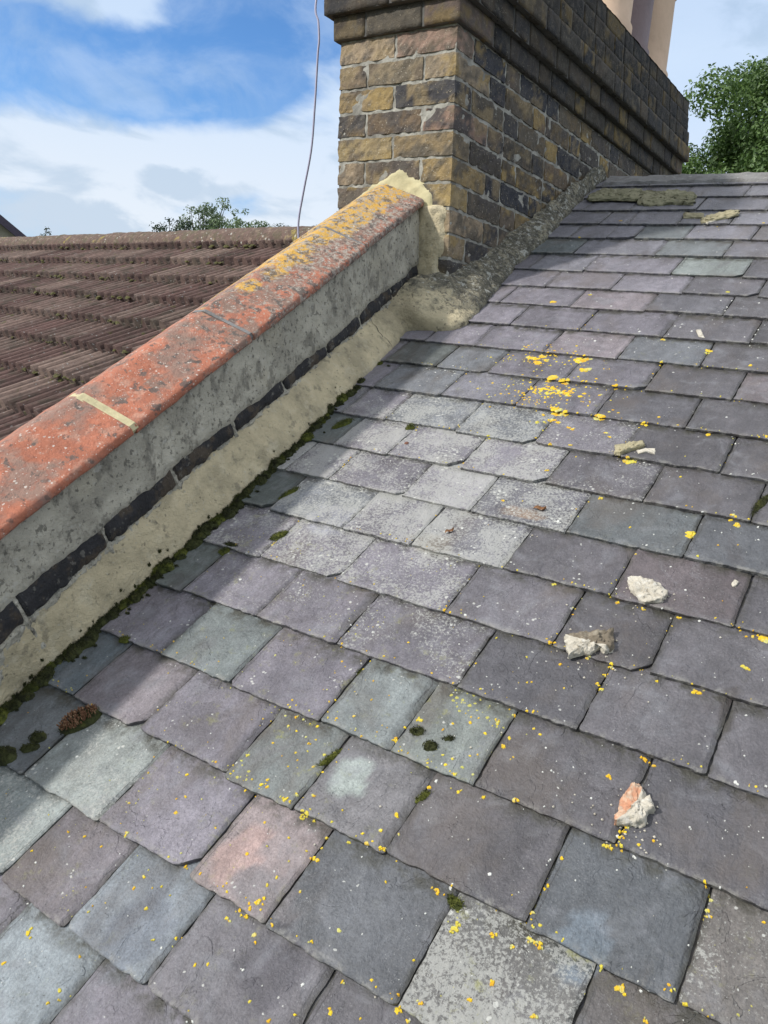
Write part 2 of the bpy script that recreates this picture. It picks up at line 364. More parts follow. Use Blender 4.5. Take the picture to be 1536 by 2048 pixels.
    thr = math_n(nt, 'SUBTRACT', .80, math_n(nt, 'MULTIPLY', pale, math_n(nt, 'MULTIPLY', rng(patch, .3, .65, .22, .40), 1.0)))
    pm = step_n(nt, math_n(nt, 'SUBTRACT', crust, thr), 0.0, .08)
    col = mix_n(nt, math_n(nt, 'MULTIPLY', pm, .62), col, (.40, .40, .37, 1))
    vd = voro_n(nt, cl, 85)
    vt = math_n(nt, 'MULTIPLY', step_n(nt, noise_n(nt, cl, 21, 2), .52, .66), math_n(nt, 'ADD', .10, math_n(nt, 'MULTIPLY', pale, .22)))
    col = mix_n(nt, math_n(nt, 'MULTIPLY', step_n(nt, math_n(nt, 'SUBTRACT', vt, vd), 0, .04), .75), col, (.50, .50, .46, 1))
    # yellow-green specks
    yd = voro_n(nt, coords(nt, (2, 7, 1), (1, 1, 1), cl), 105)
    yt = math_n(nt, 'MULTIPLY', step_n(nt, noise_n(nt, coords(nt, (1, 3, 5), (1, 1, 1), cl), 13, 4), .50, .66), math_n(nt, 'MULTIPLY', yel, .45))
    col = mix_n(nt, math_n(nt, 'MULTIPLY', step_n(nt, math_n(nt, 'SUBTRACT', yt, yd), 0, .04), .85), col, (.46, .42, .07, 1))
    yf = math_n(nt, 'MULTIPLY', step_n(nt, noise_n(nt, cl, 24, 8, .78), .56, .68), math_n(nt, 'MULTIPLY', yel, .9))
    col = mix_n(nt, yf, col, (.27, .27, .07, 1))
    # dark pits
    pd = voro_n(nt, coords(nt, (4, 1, 9), (1, 1, 1), cl), 120)
    col = mix_n(nt, math_n(nt, 'MULTIPLY', step_n(nt, math_n(nt, 'SUBTRACT', .13, pd), 0, .05), .6), col, (.045, .045, .045, 1))
    p = N.new('ShaderNodeBsdfPrincipled'); o = N.new('ShaderNodeOutputMaterial'); L.new(col, p.inputs['Base Color'])
    rr = math_n(nt, 'ADD', rng(mid, .3, .7, .44, .60), math_n(nt, 'MULTIPLY', pm, .2)); L.new(rr, p.inputs['Roughness'])
    p.inputs['Specular IOR Level'].default_value = .55
    b1 = N.new('ShaderNodeBump'); b1.inputs['Distance'].default_value = .0095; b1.inputs['Strength'].default_value = .8
    L.new(noise_n(nt, coords(nt, (0, 0, 0), (1, .6, 1), cl), 26, 7, .62, .5), b1.inputs['Height'])
    fl = noise_n(nt, coords(nt, (6, 3, 2), (1, .7, 1), cl), 17, 5, .55, .6)
    st_ = step_n(nt, fl, .60, .618)
    b0 = N.new('ShaderNodeBump'); b0.inputs['Distance'].default_value = .0010; b0.inputs['Strength'].default_value = 1
    L.new(st_, b0.inputs['Height']); L.new(b1.outputs[0], b0.inputs['Normal']); b1 = b0
    b2 = N.new('ShaderNodeBump'); b2.inputs['Distance'].default_value = .0020; b2.inputs['Strength'].default_value = 1.0
    L.new(noise_n(nt, cl, 210, 5, .7), b2.inputs['Height']); L.new(b1.outputs[0], b2.inputs['Normal'])
    L.new(b2.outputs[0], p.inputs['Normal']); L.new(p.outputs[0], o.inputs[0]); return m
M_SLATE = slate_mat()
roof = empty('slate_roof', U(0, 0, 0)); tag(roof, 'weathered purple and grey-green slate roof slope with yellow lichen, filling the foreground', 'roof')
slates = mesh_ob('slate_covering', SV, SF, M_SLATE, roof, cols={'tint': ST, 'growth': SA, 'rim': SR_})
bvh = BVHTree.FromPolygons([tuple(v) for v in SV], SF)
def on_roof(u, v):
    hit = bvh.ray_cast(U(u, v, .1), -EN, .3)
    return hit[0] if hit[0] is not None else U(u, v, 0)
def roof_h(u, v): return (on_roof(u, v) - U(u, v, 0)).dot(EN)

M_DARK = surf('old_felt', (.02, .019, .018), rough=.9)
M_BRICKW = surf('stock_brick_wall', (.22, .16, .09), [((.09, .08, .07), 'n', 6, .5, .7, .6)], bumps=[(60, .004)])
def box_uv(name, ua, ub, va, vb, ha, hb, mat, parent):
    vs = [U(u, v, h) for h in (ha, hb) for (u, v) in ((ua, va), (ub, va), (ub, vb), (ua, vb))]
    return mesh_ob(name, vs, [(3, 2, 1, 0), (4, 5, 6, 7), (0, 1, 5, 4), (1, 2, 6, 5), (2, 3, 7, 6), (3, 0, 4, 7)], mat, parent)
box_uv('roof_deck', -1.2, 2.6, -2.1, RIDGE_V - .05, -.10, -.045, M_DARK, roof)
# the far slope and the walls under the eaves
R0 = U(0, RIDGE_V, -.004); back = Vector((0, cos(PITCH), -sin(PITCH)))
rx0, rx1 = -1.18, 2.6
bs = [R0 + EX * rx0, R0 + EX * rx1, R0 + EX * rx1 + back * 5, R0 + EX * rx0 + back * 5]
rear = mesh_ob('rear_slope', bs + [p - Vector((0, 0, .08)) for p in bs], [(0, 1, 2, 3), (7, 6, 5, 4), (0, 4, 5, 1), (1, 5, 6, 2), (2, 6, 7, 3), (3, 7, 4, 0)],
               M_SLATE, roof, cols={'tint': [(.13, .12, .135)] * 8, 'growth': [(.2, .1, .3)] * 8, 'rim': [(0, 0, 0)] * 8})
e0 = U(0, -1.95, -.15); e1 = R0 + back * 4.8 - Vector((0, 0, .2))
wl = []
for x in (-1.0, 2.5):
    wl += [Vector((x, e0.y, 0)), Vector((x, e1.y, 0)), Vector((x, e1.y, e1.z)), Vector((x, R0.y, R0.z - .2)), Vector((x, e0.y, e0.z))]
mesh_ob('house_wall', wl, [(0, 1, 2, 3, 4), (9, 8, 7, 6, 5), (0, 5, 6, 1), (0, 4, 9, 5), (1, 6, 7, 2)], M_BRICKW, roof)

# ------------------------------------------------------------------ ridge of the slate roof: bedded capping and broken mortar
M_MORT_OLD = surf('old_greenish_mortar', (.25, .235, .15), [((.12, .12, .06), 'n', 30, .48, .66, .7), ((.38, .36, .27), 'n', 60, .58, .7, .5)], rough=.9, bumps=[(70, .004), (220, .0015)])
M_MORT_GREY = surf('grey_ridge_mortar', (.20, .195, .19), [((.13, .12, .11), 'n', 22, .5, .68, .6), ((.46, .46, .42), 'n', 45, .58, .7, .5)], rough=.88, bumps=[(55, .004), (200, .0015)])
def strip(name, us, cross, mat, parent, amp=.003, seed=0, close=True):
    """cross(u) -> list of (v, h); swept along u"""
    V, F = [], []
    for i, u in enumerate(us):
        c = cross(u)
        for j, (v, h) in enumerate(c):
            p = U(u, v, h); a = amp
            p += EN * (nz(p, 25, seed) * a + nz(p, 80, seed) * a * .5) + ES * nz(p, 30, seed + 5) * a * 1.3
            V.append(p)
    n = len(c)
    for i in range(len(us) - 1):
        for j in range(n - 1):
            q = i * n + j; F.append((q, q + n, q + n + 1, q + 1))
    if close:
        F.append(tuple(range(n))); F.append(tuple(reversed(range((len(us) - 1) * n, len(us) * n))))
    return mesh_ob(name, V, F, mat, parent, smooth=False)
def frange(a, b, n): return [a + (b - a) * i / (n - 1) for i in range(n)]
strip('ridge_capping', frange(-1.19, 2.6, 420), lambda u: [(3.302 + .010 * nz((u, 0, 0), 5, 2), .0), (3.31 + .010 * nz((u, 0, 0), 5, 2), .010), (3.34, .013), (3.385, .012), (3.43, -.018), (3.50, -.09)], M_MORT_GREY, roof, .004, 3, False)
M_RIDGE_SL = M_SLATE
for (a, b, t0) in ((-.86, -.55, 3.215), (-.53, -.2, 3.20), (-.18, .2, 3.21), (.22, .6, 3.21), (.62, 1.0, 3.2)):
    pass

# ------------------------------------------------------------------ parapet wall
def aged(scale, lo, hi, k, chan=0, off=0):
    """mask of growth that thickens with the 'age' attribute (0 = fresh tile low down, 1 = old crusted tile by the chimney)"""
    def f(nt):
        a = nt.nodes.new('ShaderNodeAttribute'); a.attribute_name = 'age'
        sp = nt.nodes.new('ShaderNodeSeparateColor'); nt.links.new(a.outputs['Color'], sp.inputs[0])
        n = noise_n(nt, coords(nt, (off, off * 2, 1)), scale, 6, .66, .3)
        return step_n(nt, math_n(nt, 'ADD', n, math_n(nt, 'MULTIPLY_ADD', sp.outputs[chan], k, -k * .5)), lo, hi)
    return f
M_TERRA = surf('terracotta_coping', (.40, .145, .085), [
    ((.50, .29, .21), 'n', 34, .50, .66, .6), ((.22, .165, .135), 'n', 8, .48, .62, .75), ((.30, .12, .08), 'n', 60, .52, .62, .6),
    ((.20, .145, .115), aged(19, .46, .60, .16, 0, 3), 0, 0, 0, .8), ((.62, .36, .06), aged(11, .50, .64, .52, 1, 6), 0, 0, 0, .85),
    ((.10, .088, .078), aged(33, .54, .60, .06, 0, 9), 0, 0, 0, .85), ((.36, .32, .27), aged(80, .55, .64, .14, 0, 12), 0, 0, 0, .8),
    ((.60, .56, .50), 'v', 75, 0, .24, .7), ((.58, .54, .48), 'v', 170, 0, .26, .6), ((.09, .08, .07), 'v', 34, 0, .26, .6)], rough=.88, bumps=[(26, .006), (90, .0035), (300, .0014)], vary=.25)
M_HAUNCH = surf('lichened_haunch_mortar', (.56, .48, .315), [((.33, .285, .19), 'n', 9, .46, .66, .7), ((.20, .18, .13), 'n', 34, .56, .68, .6),
    ((.20, .185, .135), aged(12, .46, .64, .36, 0, 2), 0, 0, 0, .85), ((.085, .08, .062), aged(26, .54, .64, .26, 0, 5), 0, 0, 0, .75), ((.055, .052, .042), aged(75, .56, .64, .16, 0, 8), 0, 0, 0, .7),
    ((.44, .44, .39), aged(36, .66, .70, .16, 0, 11), 0, 0, 0, .8), ((.40, .39, .34), aged(110, .62, .68, .14, 0, 14), 0, 0, 0, .6)],
    rough=.95, bumps=[(24, .012), (95, .007), (300, .0025)], vary=.25)
M_RENDER = surf('grey_render', (.46, .43, .35), [((.28, .26, .21), 'n', 9, .46, .64, .65), ((.46, .42, .32), 'n', 6, .52, .68, .6), ((.15, .14, .115), 'n', 30, .52, .64, .65, (1, 1, .6)), ((.09, .085, .07), 'n', 85, .56, .64, .7),
    ((.50, .48, .42), 'n', 55, .58, .68, .6), ((.07, .065, .055), 'v', 48, 0, .16, .8)], rough=.92, bumps=[(22, .007), (70, .005), (220, .003)], vary=.28)
M_DBRICK = surf('black_engineering_brick', (.030, .029, .031), [((.10, .075, .05), 'n', 18, .50, .62, .7), ((.19, .18, .155), 'n', 50, .58, .66, .7), ((.16, .155, .14), 'n', 70, .63, .72, .6)], rough=.8, bumps=[(40, .007), (120, .005), (300, .002)], vary=.45)
M_CREAM = surf('cream_mortar', (.57, .485, .315), [((.33, .285, .19), 'n', 9, .46, .66, .7), ((.20, .18, .13), 'n', 34, .56, .68, .6), ((.64, .57, .41), 'n', 26, .52, .7, .5), ((.17, .145, .10), 'n', 26, .64, .72, .6), ((.12, .11, .08), 'v', 60, 0, .22, .55), ((.50, .48, .40), 'n', 110, .62, .7, .5)],
               rough=.92, bumps=[(34, .009), (120, .0045), (400, .0015)], vary=.22)
M_YMORT = surf('pale_yellow_mortar', (.50, .44, .26), [((.30, .27, .16), 'n', 20, .5, .7, .5)], rough=.9, bumps=[(70, .003)])
parapet = empty('parapet_wall', U(wall_u(1), 1, 0)); tag(parapet, 'sloping parapet wall with orange terracotta coping, grey render and a line of black bricks', 'wall')
VEND = 2.165
def PW(p, v, h): return U(wall_u(v) + p, v, h)
def sweep(name, vs, cross, mat, parent, amp=.002, seed=0, caps=True, sm=False, sc=(22, 75)):
    """cross(v) -> list of (p, h) round a closed outline, swept up the wall"""
    V, F = [], []
    for v in vs:
        c = cross(v)
        for (p, h) in c:
            q = PW(p, v, h); a = amp
            q += EN * (nz(q, sc[0], seed) * a + nz(q, sc[1], seed + 3) * a * .5) + EX * (nz(q, sc[0], seed + 9) * a + nz(q, sc[1], seed + 4) * a * .5)
            V.append(q)
    n = len(c)
    for i in range(len(vs) - 1):
        for j in range(n):
            q = i * n + j; r = i * n + (j + 1) % n
            F.append((q, q + n, r + n, r))
    if caps: F.append(tuple(range(n))); F.append(tuple(reversed(range((len(vs) - 1) * n, len(vs) * n))))
    return mesh_ob(name, V, F, mat, parent, smooth=sm)
sweep('wall_core', frange(-2.6, VEND, 40), lambda v: [(-.004, -.5), (-.004, .269), (-.235, .269), (-.235, -1.2), (-.12, -1.2)], M_BRICKW, parapet, 0)
# coping tiles
cops = [-2.43, -2.0, -1.6, -1.18, -.76, -.35, .06, .40, .800, 1.215, 1.792, VEND + .035]
rc = random.Random(5)
for i, (a, b) in enumerate(zip(cops, cops[1:])):
    dh = rc.uniform(-.002, .002); dp = rc.uniform(-.0025, .0025); g = .0045 if i != 7 else .007
    def cross(v, dh=dh, dp=dp, a=a, b=b):
        r = .0 + .004 * (1 - min(1, min(v - a, b - v) / .006))
        out = [(.008, .270), (.013 - r, .2715), (.0145 - r, .276), (.014 - r, .2845), (.0115 - r, .2885)]
        for t in frange(0.06, 1, 14): out.append((.012 - t * .128, .2885 + .048 * t))
        out += [(-.126, .338), (-.140, .336), (-.160, .331)]
        for t in frange(.15, 1, 5): out.append((-.160 - t * .105, .331 - t * .046))
        out += [(-.268, .279), (-.266, .268), (-.26, .266)]
        return [(p + dp, h + dh - r * .3) for p, h in out]
    n = max(12, int((b - a) / .008))
    vs = [a + g, a + g + .002, a + g + .005] + frange(a + g + .01, b - g - .01, n) + [b - g - .005, b - g - .002, b - g]
    o = sweep('coping_tile', vs, cross, M_TERRA, parapet, .0016, i * 3.3, True, True)
    nc = len(cross(a)); at = o.data.color_attributes.new('age', 'FLOAT_COLOR', 'POINT'); dat = []
    for v_ in vs:
        for (p_, h_) in cross(v_):
            ag = smooth_t(v_, .75, 1.75); dat += [ag, ag * smooth_t(p_, .02, -.11) * .75 + smooth_t(v_, 1.3, 1.9) * .22, 0, 1]
    at.data.foreach_set('color', dat)
    if a > 1.6: tag(o, 'coping tile against the chimney, crusted with orange and grey lichen')
    elif a > 1.0: tag(o, 'coping tile second from the chimney, mottled grey and orange')
    if i:
        fat = .006 if abs(a - .8) < .01 else .0
        sweep('coping_joint', frange(a - .005 - fat, a + .005 + fat, 5), lambda v, f=fat: [(.008, .2715), (.0145 if f else .011, .279), (.009, .2885 + f * .12), (-.055, .3125 + f * .12), (-.118, .3365 + f * .1), (-.155, .3315), (-.26, .281), (-.25, .270)],
              M_YMORT if fat else M_MORT_GREY, parapet, .002, i)
RB_LO = [(-3, .158), (.40, .158), (.52, .160), (.92, .144), (1.38, .128), (2.1, .110), (2.3, .108)]
def rlo(v): return interp(RB_LO, v)[0] + .010 * noise.noise(Vector((v * 9, 1.3, 0))) + .004 * noise.noise(Vector((v * 45, 2.3, 0)))
def rcross(v):
    lo = rlo(v); return [(-.004, lo - .008), (.0, lo - .004), (.005, lo + .001), (.006, lo + .02)] + [(.003 - .004 * t, lo + .03 + (.270 - lo - .03) * t) for t in frange(0, 1, 8)] + [(-.006, .272)]
sweep('render_band', frange(-2.6, VEND, 640), rcross, M_RENDER, parapet, .0034, 4, True, True)
# black bricks, end to end, with a rough mortar line
vv = -2.4; rb_ = random.Random(9); BR_V = [.04, .205, .465, .60, .79, .945, 1.15, 1.40, 1.60, 1.765, 1.93, 2.10]
starts = [-.19 - .2 * i for i in range(11, 0, -1)] + [.01, .215, .43, .645, .86, 1.075, 1.29, 1.505, 1.70, 1.905, 2.10]
for a, b in zip(starts, starts[1:]):
    ga = rb_.uniform(.002, .006); sd = rb_.uniform(0, 50)
    def bc(v, a=a, b=b, sd=sd):
        e = min(v - a - ga, b - ga - v); r = .006 * (1 - min(1, max(0, e) / .008)) ** 2
        hi = rlo(v) + .004; v_ = v; lo = .006 * noise.noise(Vector((v * 30, sd, 4))) + .004 * noise.noise(Vector((v * 80, sd, 4))) + interp([(-3, .103), (.4, .103), (.9, .103), (1.6, .083), (2.2, .072)], v)[0]
        o = .004 * noise.noise(Vector((v * 20, sd, 0)))
        return [(-.02, lo), (-.002 - r, lo), (.005 - r + o, lo + .008), (.007 - r + o, (lo + hi) / 2), (.004 - r + o, hi - .004), (-.006 - r, hi + .002), (-.02, hi)]
    sweep('black_brick', frange(a + ga, b - ga, 40), bc, M_DBRICK, parapet, .0034, sd, sc=(30, 110))
def bmc(v):
    hi = rlo(v); lo = .04; out = [(-.012, lo)]
    jn = min(abs(v - q) for q in starts)
    for k in range(22):
        h = lo + (hi - lo) * k / 21; m = interp([(-3, .103), (.4, .103), (.9, .103), (1.6, .083), (2.2, .072)], v)[0]
        e = min(abs(h - m), abs(hi - h)); q = Vector((v * 1, h * 1, 0))
        b = -.0025 + .0030 * (1 - smooth_t(e, .002, .008)) + .004 * (1 - smooth_t(jn, .003, .007)) + .005 * noise.noise(q * 38) + .004 * noise.noise(q * 110) + (.004 if h < m else 0)
        out.append((-.001 + b, h))
    return out + [(-.012, hi)]
sweep('bed_mortar', frange(-.6, VEND, 620), bmc, M_RENDER, parapet, .001, 8)
# cream fillet on the parapet, then the haunch and flashing round the chimney foot
FIL = [(-2.6, -.90, -.915, .09), (-.1, -1.15, -1.158, .09), (.25, -1.19, -1.193, .096), (.31, -1.198, -1.199, .100), (.40, -1.2, -1.208, .104), (.547, -1.205, -1.223, .106), (.69, -1.203, -1.237, .106), (.866, -1.207, -1.255, .104), (1.02, -1.218, -1.27, .102), (1.226, -1.226, -1.29, .094),
       (1.486, -1.25, -1.317, .088), (1.65, -1.264, -1.333, .083), (1.73, -1.272, -1.341, .080), (1.80, -1.283, -1.348, .078), (1.862, -1.292, -1.354, .078), (1.872, -1.268, -1.355, .080), (1.882, -1.19, -1.356, .082), (1.892, -1.155, -1.357, .085), (1.92, -1.135, -1.36, .09), (1.966, -1.127, -1.352, .10), (2.02, -1.129, -1.335, .105),
       (2.08, -1.137, -1.30, .098), (2.156, -1.145, -1.286, .082), (2.41, -1.178, -1.276, .058), (2.657, -1.176, -1.266, .06), (3.05, -1.212, -1.250, .062), (3.31, -1.222, -1.238, .066), (3.40, -1.215, -1.232, .06)]
def fillet(name, va, vb, n, mat, parent, amp, seed, bulge):
    V, F = [], []; K = 16
    for i, v in enumerate(frange(va, vb, n)):
        ub, ui, hi = interp(FIL, v)
        ub += .004 * noise.noise(Vector((v * 16, seed, 0))) + .0025 * noise.noise(Vector((v * 60, seed, 1)))
        bl = bulge(v)
        for j in range(K):
            t = j / (K - 1); tt = max(0, (t - .06) / .94)
            u = ub + (ui - ub) * tt
            h = -.006 + (.012 if j else 0) + (hi - .006) * (tt ** (1.0 - .45 * bl)) + bl * .02 * sin(pi * tt)
            p = U(u, v, h)
            a = amp * (.35 + .65 * min(1, t * 4)) * (1 if j else .3)
            q = p + EN * (nz(p, 14, seed) * a * 1.6 + nz(p, 48, seed) * a * .6 + nz(p, 130, seed) * a * .35) + EX * nz(p, 30, seed + 7) * a
            V.append(q)
    for i in range(n - 1):
        for j in range(K - 1):
            q = i * K + j; F.append((q, q + 1, q + K + 1, q + K))
    ag = [smooth_t(v + .04 * noise.noise(Vector((v * 30, 0, 3))), 1.74, 2.15) for v in frange(va, vb, n) for j in range(K)]
    return mesh_ob(name, V, F, mat, parent, smooth=True, cols={'age': [(a, 0, 0) for a in ag]})
fillet('mortar_fillet', -2.5, 1.745, 560, M_CREAM, parapet, .004, 1.7, lambda v: 0.15)

V, F = [], []; rq = random.Random(2); n = 26
for i in range(n + 1):
    t = i / n; ub, ui, hi = interp(FIL, 1.74)
    v = 1.732 + .020 * t + .004 * noise.noise(Vector((t * 7, 1, 2))); q = U(ub + (ui - ub) * t, v, .004 + (hi) * t + .004 * sin(pi * t) + .0035); wd = .0011 * (1.2 - .5 * t) * rq.uniform(.7, 1.3)
    V += [q - ES * wd, q + EN * .0006, q + ES * wd]
for i in range(n):
    for j in (0, 1): k = i * 3 + j; F.append((k, k + 1, k + 4, k + 3))
mesh_ob('mortar_crack', V, F, M_DARK, parapet)
# ------------------------------------------------------------------ chimney
CN = Vector((-1.29844, 2.25507, 7.62326)); CYAW = radians(-2.62738)
CX = Vector((cos(CYAW), sin(CYAW), 0)); CY = Vector((-sin(CYAW), cos(CYAW), 0))
LEAN = -.088
def CH(a, b, z):
    """a along the front (0 at the right corner, negative to the left), b back along the side, z above the camera; the stack leans"""
    zz = z - .62326
    return CN + CX * (a + LEAN * zz) + CY * b + Vector((0, 0, zz))
stack = empty('chimney_stack', CH(-.23, 1.1, -.3)); tag(stack, 'tall yellow and black brick chimney stack with stepped courses and clay pots', 'chimney')
fillet('mortar_haunch', 1.7455, 3.40, 560, M_HAUNCH, stack, .0075, 5.1, lambda v: .15 + .20 * smooth_t(v, 1.84, 1.95))
WID, LEN, CRS = .46, 2.24, .0762
def hdr(a): return a
BV, BF, BT = [], [], []
SOOT = [0]
def brick(a0, a1, b0, b1, z0, z1, col, seed, store, rough=1.0):
    """one brick as a rounded, spalled box"""
    V, F, T = store
    dims = (a1 - a0, b1 - b0, z1 - z0)
    n = [max(3, min(17, int(d / .0125))) for d in dims]
    idx = {}
    def vert(i, j, k):
        key = (i, j, k)
        if key in idx: return idx[key]
        t = [i / n[0], j / n[1], k / n[2]]
        q = [t[m] * dims[m] for m in range(3)]
        ctr = [d / 2 for d in dims]; R = .0028
        inner = [min(max(q[m], R), dims[m] - R) for m in range(3)]
        dv = Vector([q[m] - inner[m] for m in range(3)])
        if dv.length > 0: q = [inner[m] + dv.normalized()[m] * R for m in range(3)]
        p = CH(a0 + q[0], b0 + q[1], z0 + q[2])
        out = Vector([(t[m] - .5) * 2 for m in range(3)]); outw = (CX * (out.x if abs(out.x) > .99 else 0) + CY * (out.y if abs(out.y) > .99 else 0) + Vector((0, 0, out.z if abs(out.z) > .99 else 0)))
        am = .0036 * rough
        d = nz(p, 26, seed) * am * .7 + nz(p, 85, seed) * am * .75 + nz(p, 170, seed) * am * .4 - max(0, nz(p, 20, seed + 4) - .28) * .011 * rough
        idx[key] = len(V); V.append(p + outw * d)
        blot = nz(p, 13, seed + 8) + .4 * nz(p, 50, seed + 2); c = Vector(col)
        k_s = 1 - SOOT[0] * .85
        if blot > .06: c = c.lerp(Vector(col2s[int(seed * 7) % len(col2s)]) * k_s, min(.85, (blot - .06) * 5))
        if blot < -.16: c = c.lerp(Vector(col2s[int(seed * 13) % len(col2s)]) * k_s, min(.7, (-blot - .16) * 4))
        T.append(tuple(c)); return idx[key]
    for (m, s) in ((0, 0), (0, 1), (1, 0), (1, 1), (2, 0), (2, 1)):
        o = [x for x in range(3) if x != m]
        for i in range(n[o[0]]):
            for j in range(n[o[1]]):
                q = []
                for (di, dj) in ((0, 0), (1, 0), (1, 1), (0, 1)):
                    key = [0, 0, 0]; key[m] = s * n[m]; key[o[0]] = i + di; key[o[1]] = j + dj; q.append(vert(*key))
                flip = (s == 0) ^ (m == 1)
                F.append(tuple(reversed(q)) if flip else tuple(q))
YEL = [(.26, .185, .085), (.22, .16, .085), (.29, .22, .115), (.21, .165, .105)]
BRN = [(.135, .095, .06), (.155, .115, .075), (.11, .085, .065)]
BLK = [(.030, .031, .038), (.045, .042, .045), (.06, .052, .045)]
PNK = [(.31, .185, .135), (.27, .18, .135), (.23, .15, .11)]
TAN = [(.31, .235, .155), (.27, .21, .14)]
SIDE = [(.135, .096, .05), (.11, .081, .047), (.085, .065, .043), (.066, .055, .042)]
col2s = [(.10, .085, .065), (.30, .21, .08), (.07, .06, .055), (.22, .165, .09), (.13, .10, .07), (.05, .048, .05)]
FRONT = {0: [TAN, PNK], 1: [BRN, YEL, TAN], 2: [YEL, BLK], 3: [BRN, BRN, PNK], 4: [YEL, YEL], 5: [TAN, BRN, YEL], 6: [BRN, YEL], 7: [TAN, BRN, TAN]}
rk = random.Random(21)
def ring(row, z0, z1, proj, store, front=None, sooty=0.0, rough=1.0):
    a0, a1, b0, b1 = -WID - proj, proj, -proj, LEN + proj; SOOT[0] = sooty
    A = row % 2 == 0; J = .0085; q = .1025; s = .215 + (2 * proj - 0) * .2
    zt0, zt1 = z0 + J * .5, z1 - J * .5
    def colour(kind=None, side=0):
        if kind: c = rk.choice(kind)
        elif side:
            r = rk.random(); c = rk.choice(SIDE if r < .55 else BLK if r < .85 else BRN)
        else:
            r = rk.random(); c = rk.choice(YEL if r < .34 else BRN if r < .62 else BLK if r < .86 else PNK if r < .91 else TAN)
        f = rk.uniform(.85, 1.15) * (1 - sooty)
        c = [x * f for x in c]; g = sum(c) / 3 * .8
        return [x * (1 - sooty * .6) + g * sooty * .6 for x in c]
    W = a1 - a0
    if A: xs = [(a0, a0 + W / 2 - J / 2), (a0 + W / 2 + J / 2, a1)]
    else: h = (W - .215 - 2 * J) / 2; xs = [(a0, a0 + h), (a0 + h + J, a1 - h - J), (a1 - h, a1)]
    fr = front or [None] * 3
    for face in (0, 1):
        for i, (x0, x1) in enumerate(xs):
            corner = i in (0, len(xs) - 1)
            dep = q if A or not corner else .215
            y0, y1 = (b0, b0 + dep) if face == 0 else (b1 - dep, b1)
            brick(x0, x1, y0, y1, zt0, zt1, colour(fr[i] if face == 0 and i < len(fr) else None), rk.uniform(0, 90), store, rough)
    y = b0 + (q if A else .215) + J; yend = b1 - (q if A else .215) - J; st = A
    while y < yend - .02:
        ln = (.215 if st else q); y2 = min(y + ln, yend)
        if yend - y2 < .05: y2 = yend
        jit = rk.uniform(-.004, .004)
        brick(a1 - q, a1, y, y2 + jit if y2 < yend else y2, zt0, zt1, colour(None, 1), rk.uniform(0, 90), store, rough)
        brick(a0, a0 + q, y, y2 + jit if y2 < yend else y2, zt0, zt1, colour(), rk.uniform(0, 90), store, rough)
        y = y2 + jit + J; st = not st
def brick_mat(name, grit):
    return surf(name, 'tint', [((.085, .075, .06), 'n', 30, .50, .66, .55), ((.33, .27, .18), 'n', 100, .60, .68, .55 * grit), ((.50, .45, .36), 'v', 130, 0, .24, .6 * grit), ((.012, .012, .012), 'v', 55, 0, .11, .9)],
                rough=.88, bumps=[(60, .0045), (190, .0022)], vary=.32, vscale=38)
M_BR = brick_mat('london_stock_brick', 1.0); M_BR2 = brick_mat('sooty_brick', .45)
M_JOINT = surf('lime_pointing', (.34, .325, .28), [((.15, .14, .12), 'n', 18, .42, .62, .75), ((.11, .105, .09), 'n', 60, .60, .7, .5)], rough=.92, bumps=[(80, .003), (260, .0012)])
M_JOINT_D = surf('dirty_pointing', (.10, .095, .085), [((.07, .065, .06), 'n', 25, .45, .65, .6)], rough=.92, bumps=[(80, .003)])
store = (BV, BF, BT); ZT = .987
for r in range(20):
    ring(r, ZT - (r + 1) * CRS, ZT - r * CRS, 0, store, FRONT.get(r))
mesh_ob('brickwork', BV, BF, M_BR, stack, smooth=False, cols={'tint': BT})
def core(name, z0, z1, inset, mat, proj=0, bumpy=.0022, seed=0):
    a0, a1, b0, b1 = -WID - proj + inset, proj - inset, -proj + inset, LEN + proj - inset
    V, F = [], []; per = []
    st = .012
    na, nb, nzv = int((a1 - a0) / st), int((b1 - b0) / (st * 1.6)), max(2, int((z1 - z0) / st))
    for i in range(na): per.append((a0 + (a1 - a0) * i / na, b0, 0, -1))
    for i in range(nb): per.append((a1, b0 + (b1 - b0) * i / nb, 1, 0))
    for i in range(na): per.append((a1 - (a1 - a0) * i / na, b1, 0, 1))
    for i in range(nb): per.append((a0, b1 - (b1 - b0) * i / nb, -1, 0))
    n = len(per)
    for k in range(nzv + 1):
        z = z0 + (z1 - z0) * k / nzv
        for (a, b, ox, oy) in per:
            p = CH(a, b, z); V.append(p + (CX * ox + CY * oy) * (nz(p, 40, seed) + nz(p, 110, seed) * .6) * bumpy)
    for k in range(nzv):
        for i in range(n):
            q = k * n + i; r = k * n + (i + 1) % n; F.append((q, r, r + n, q + n))
    F.append(tuple(range(nzv * n, nzv * n + n))); F.append(tuple(reversed(range(n))))
    return mesh_ob(name, V, F, mat, stack)
core('pointing', ZT - 20 * CRS, ZT, .0038, M_JOINT, 0, .0035, 3)
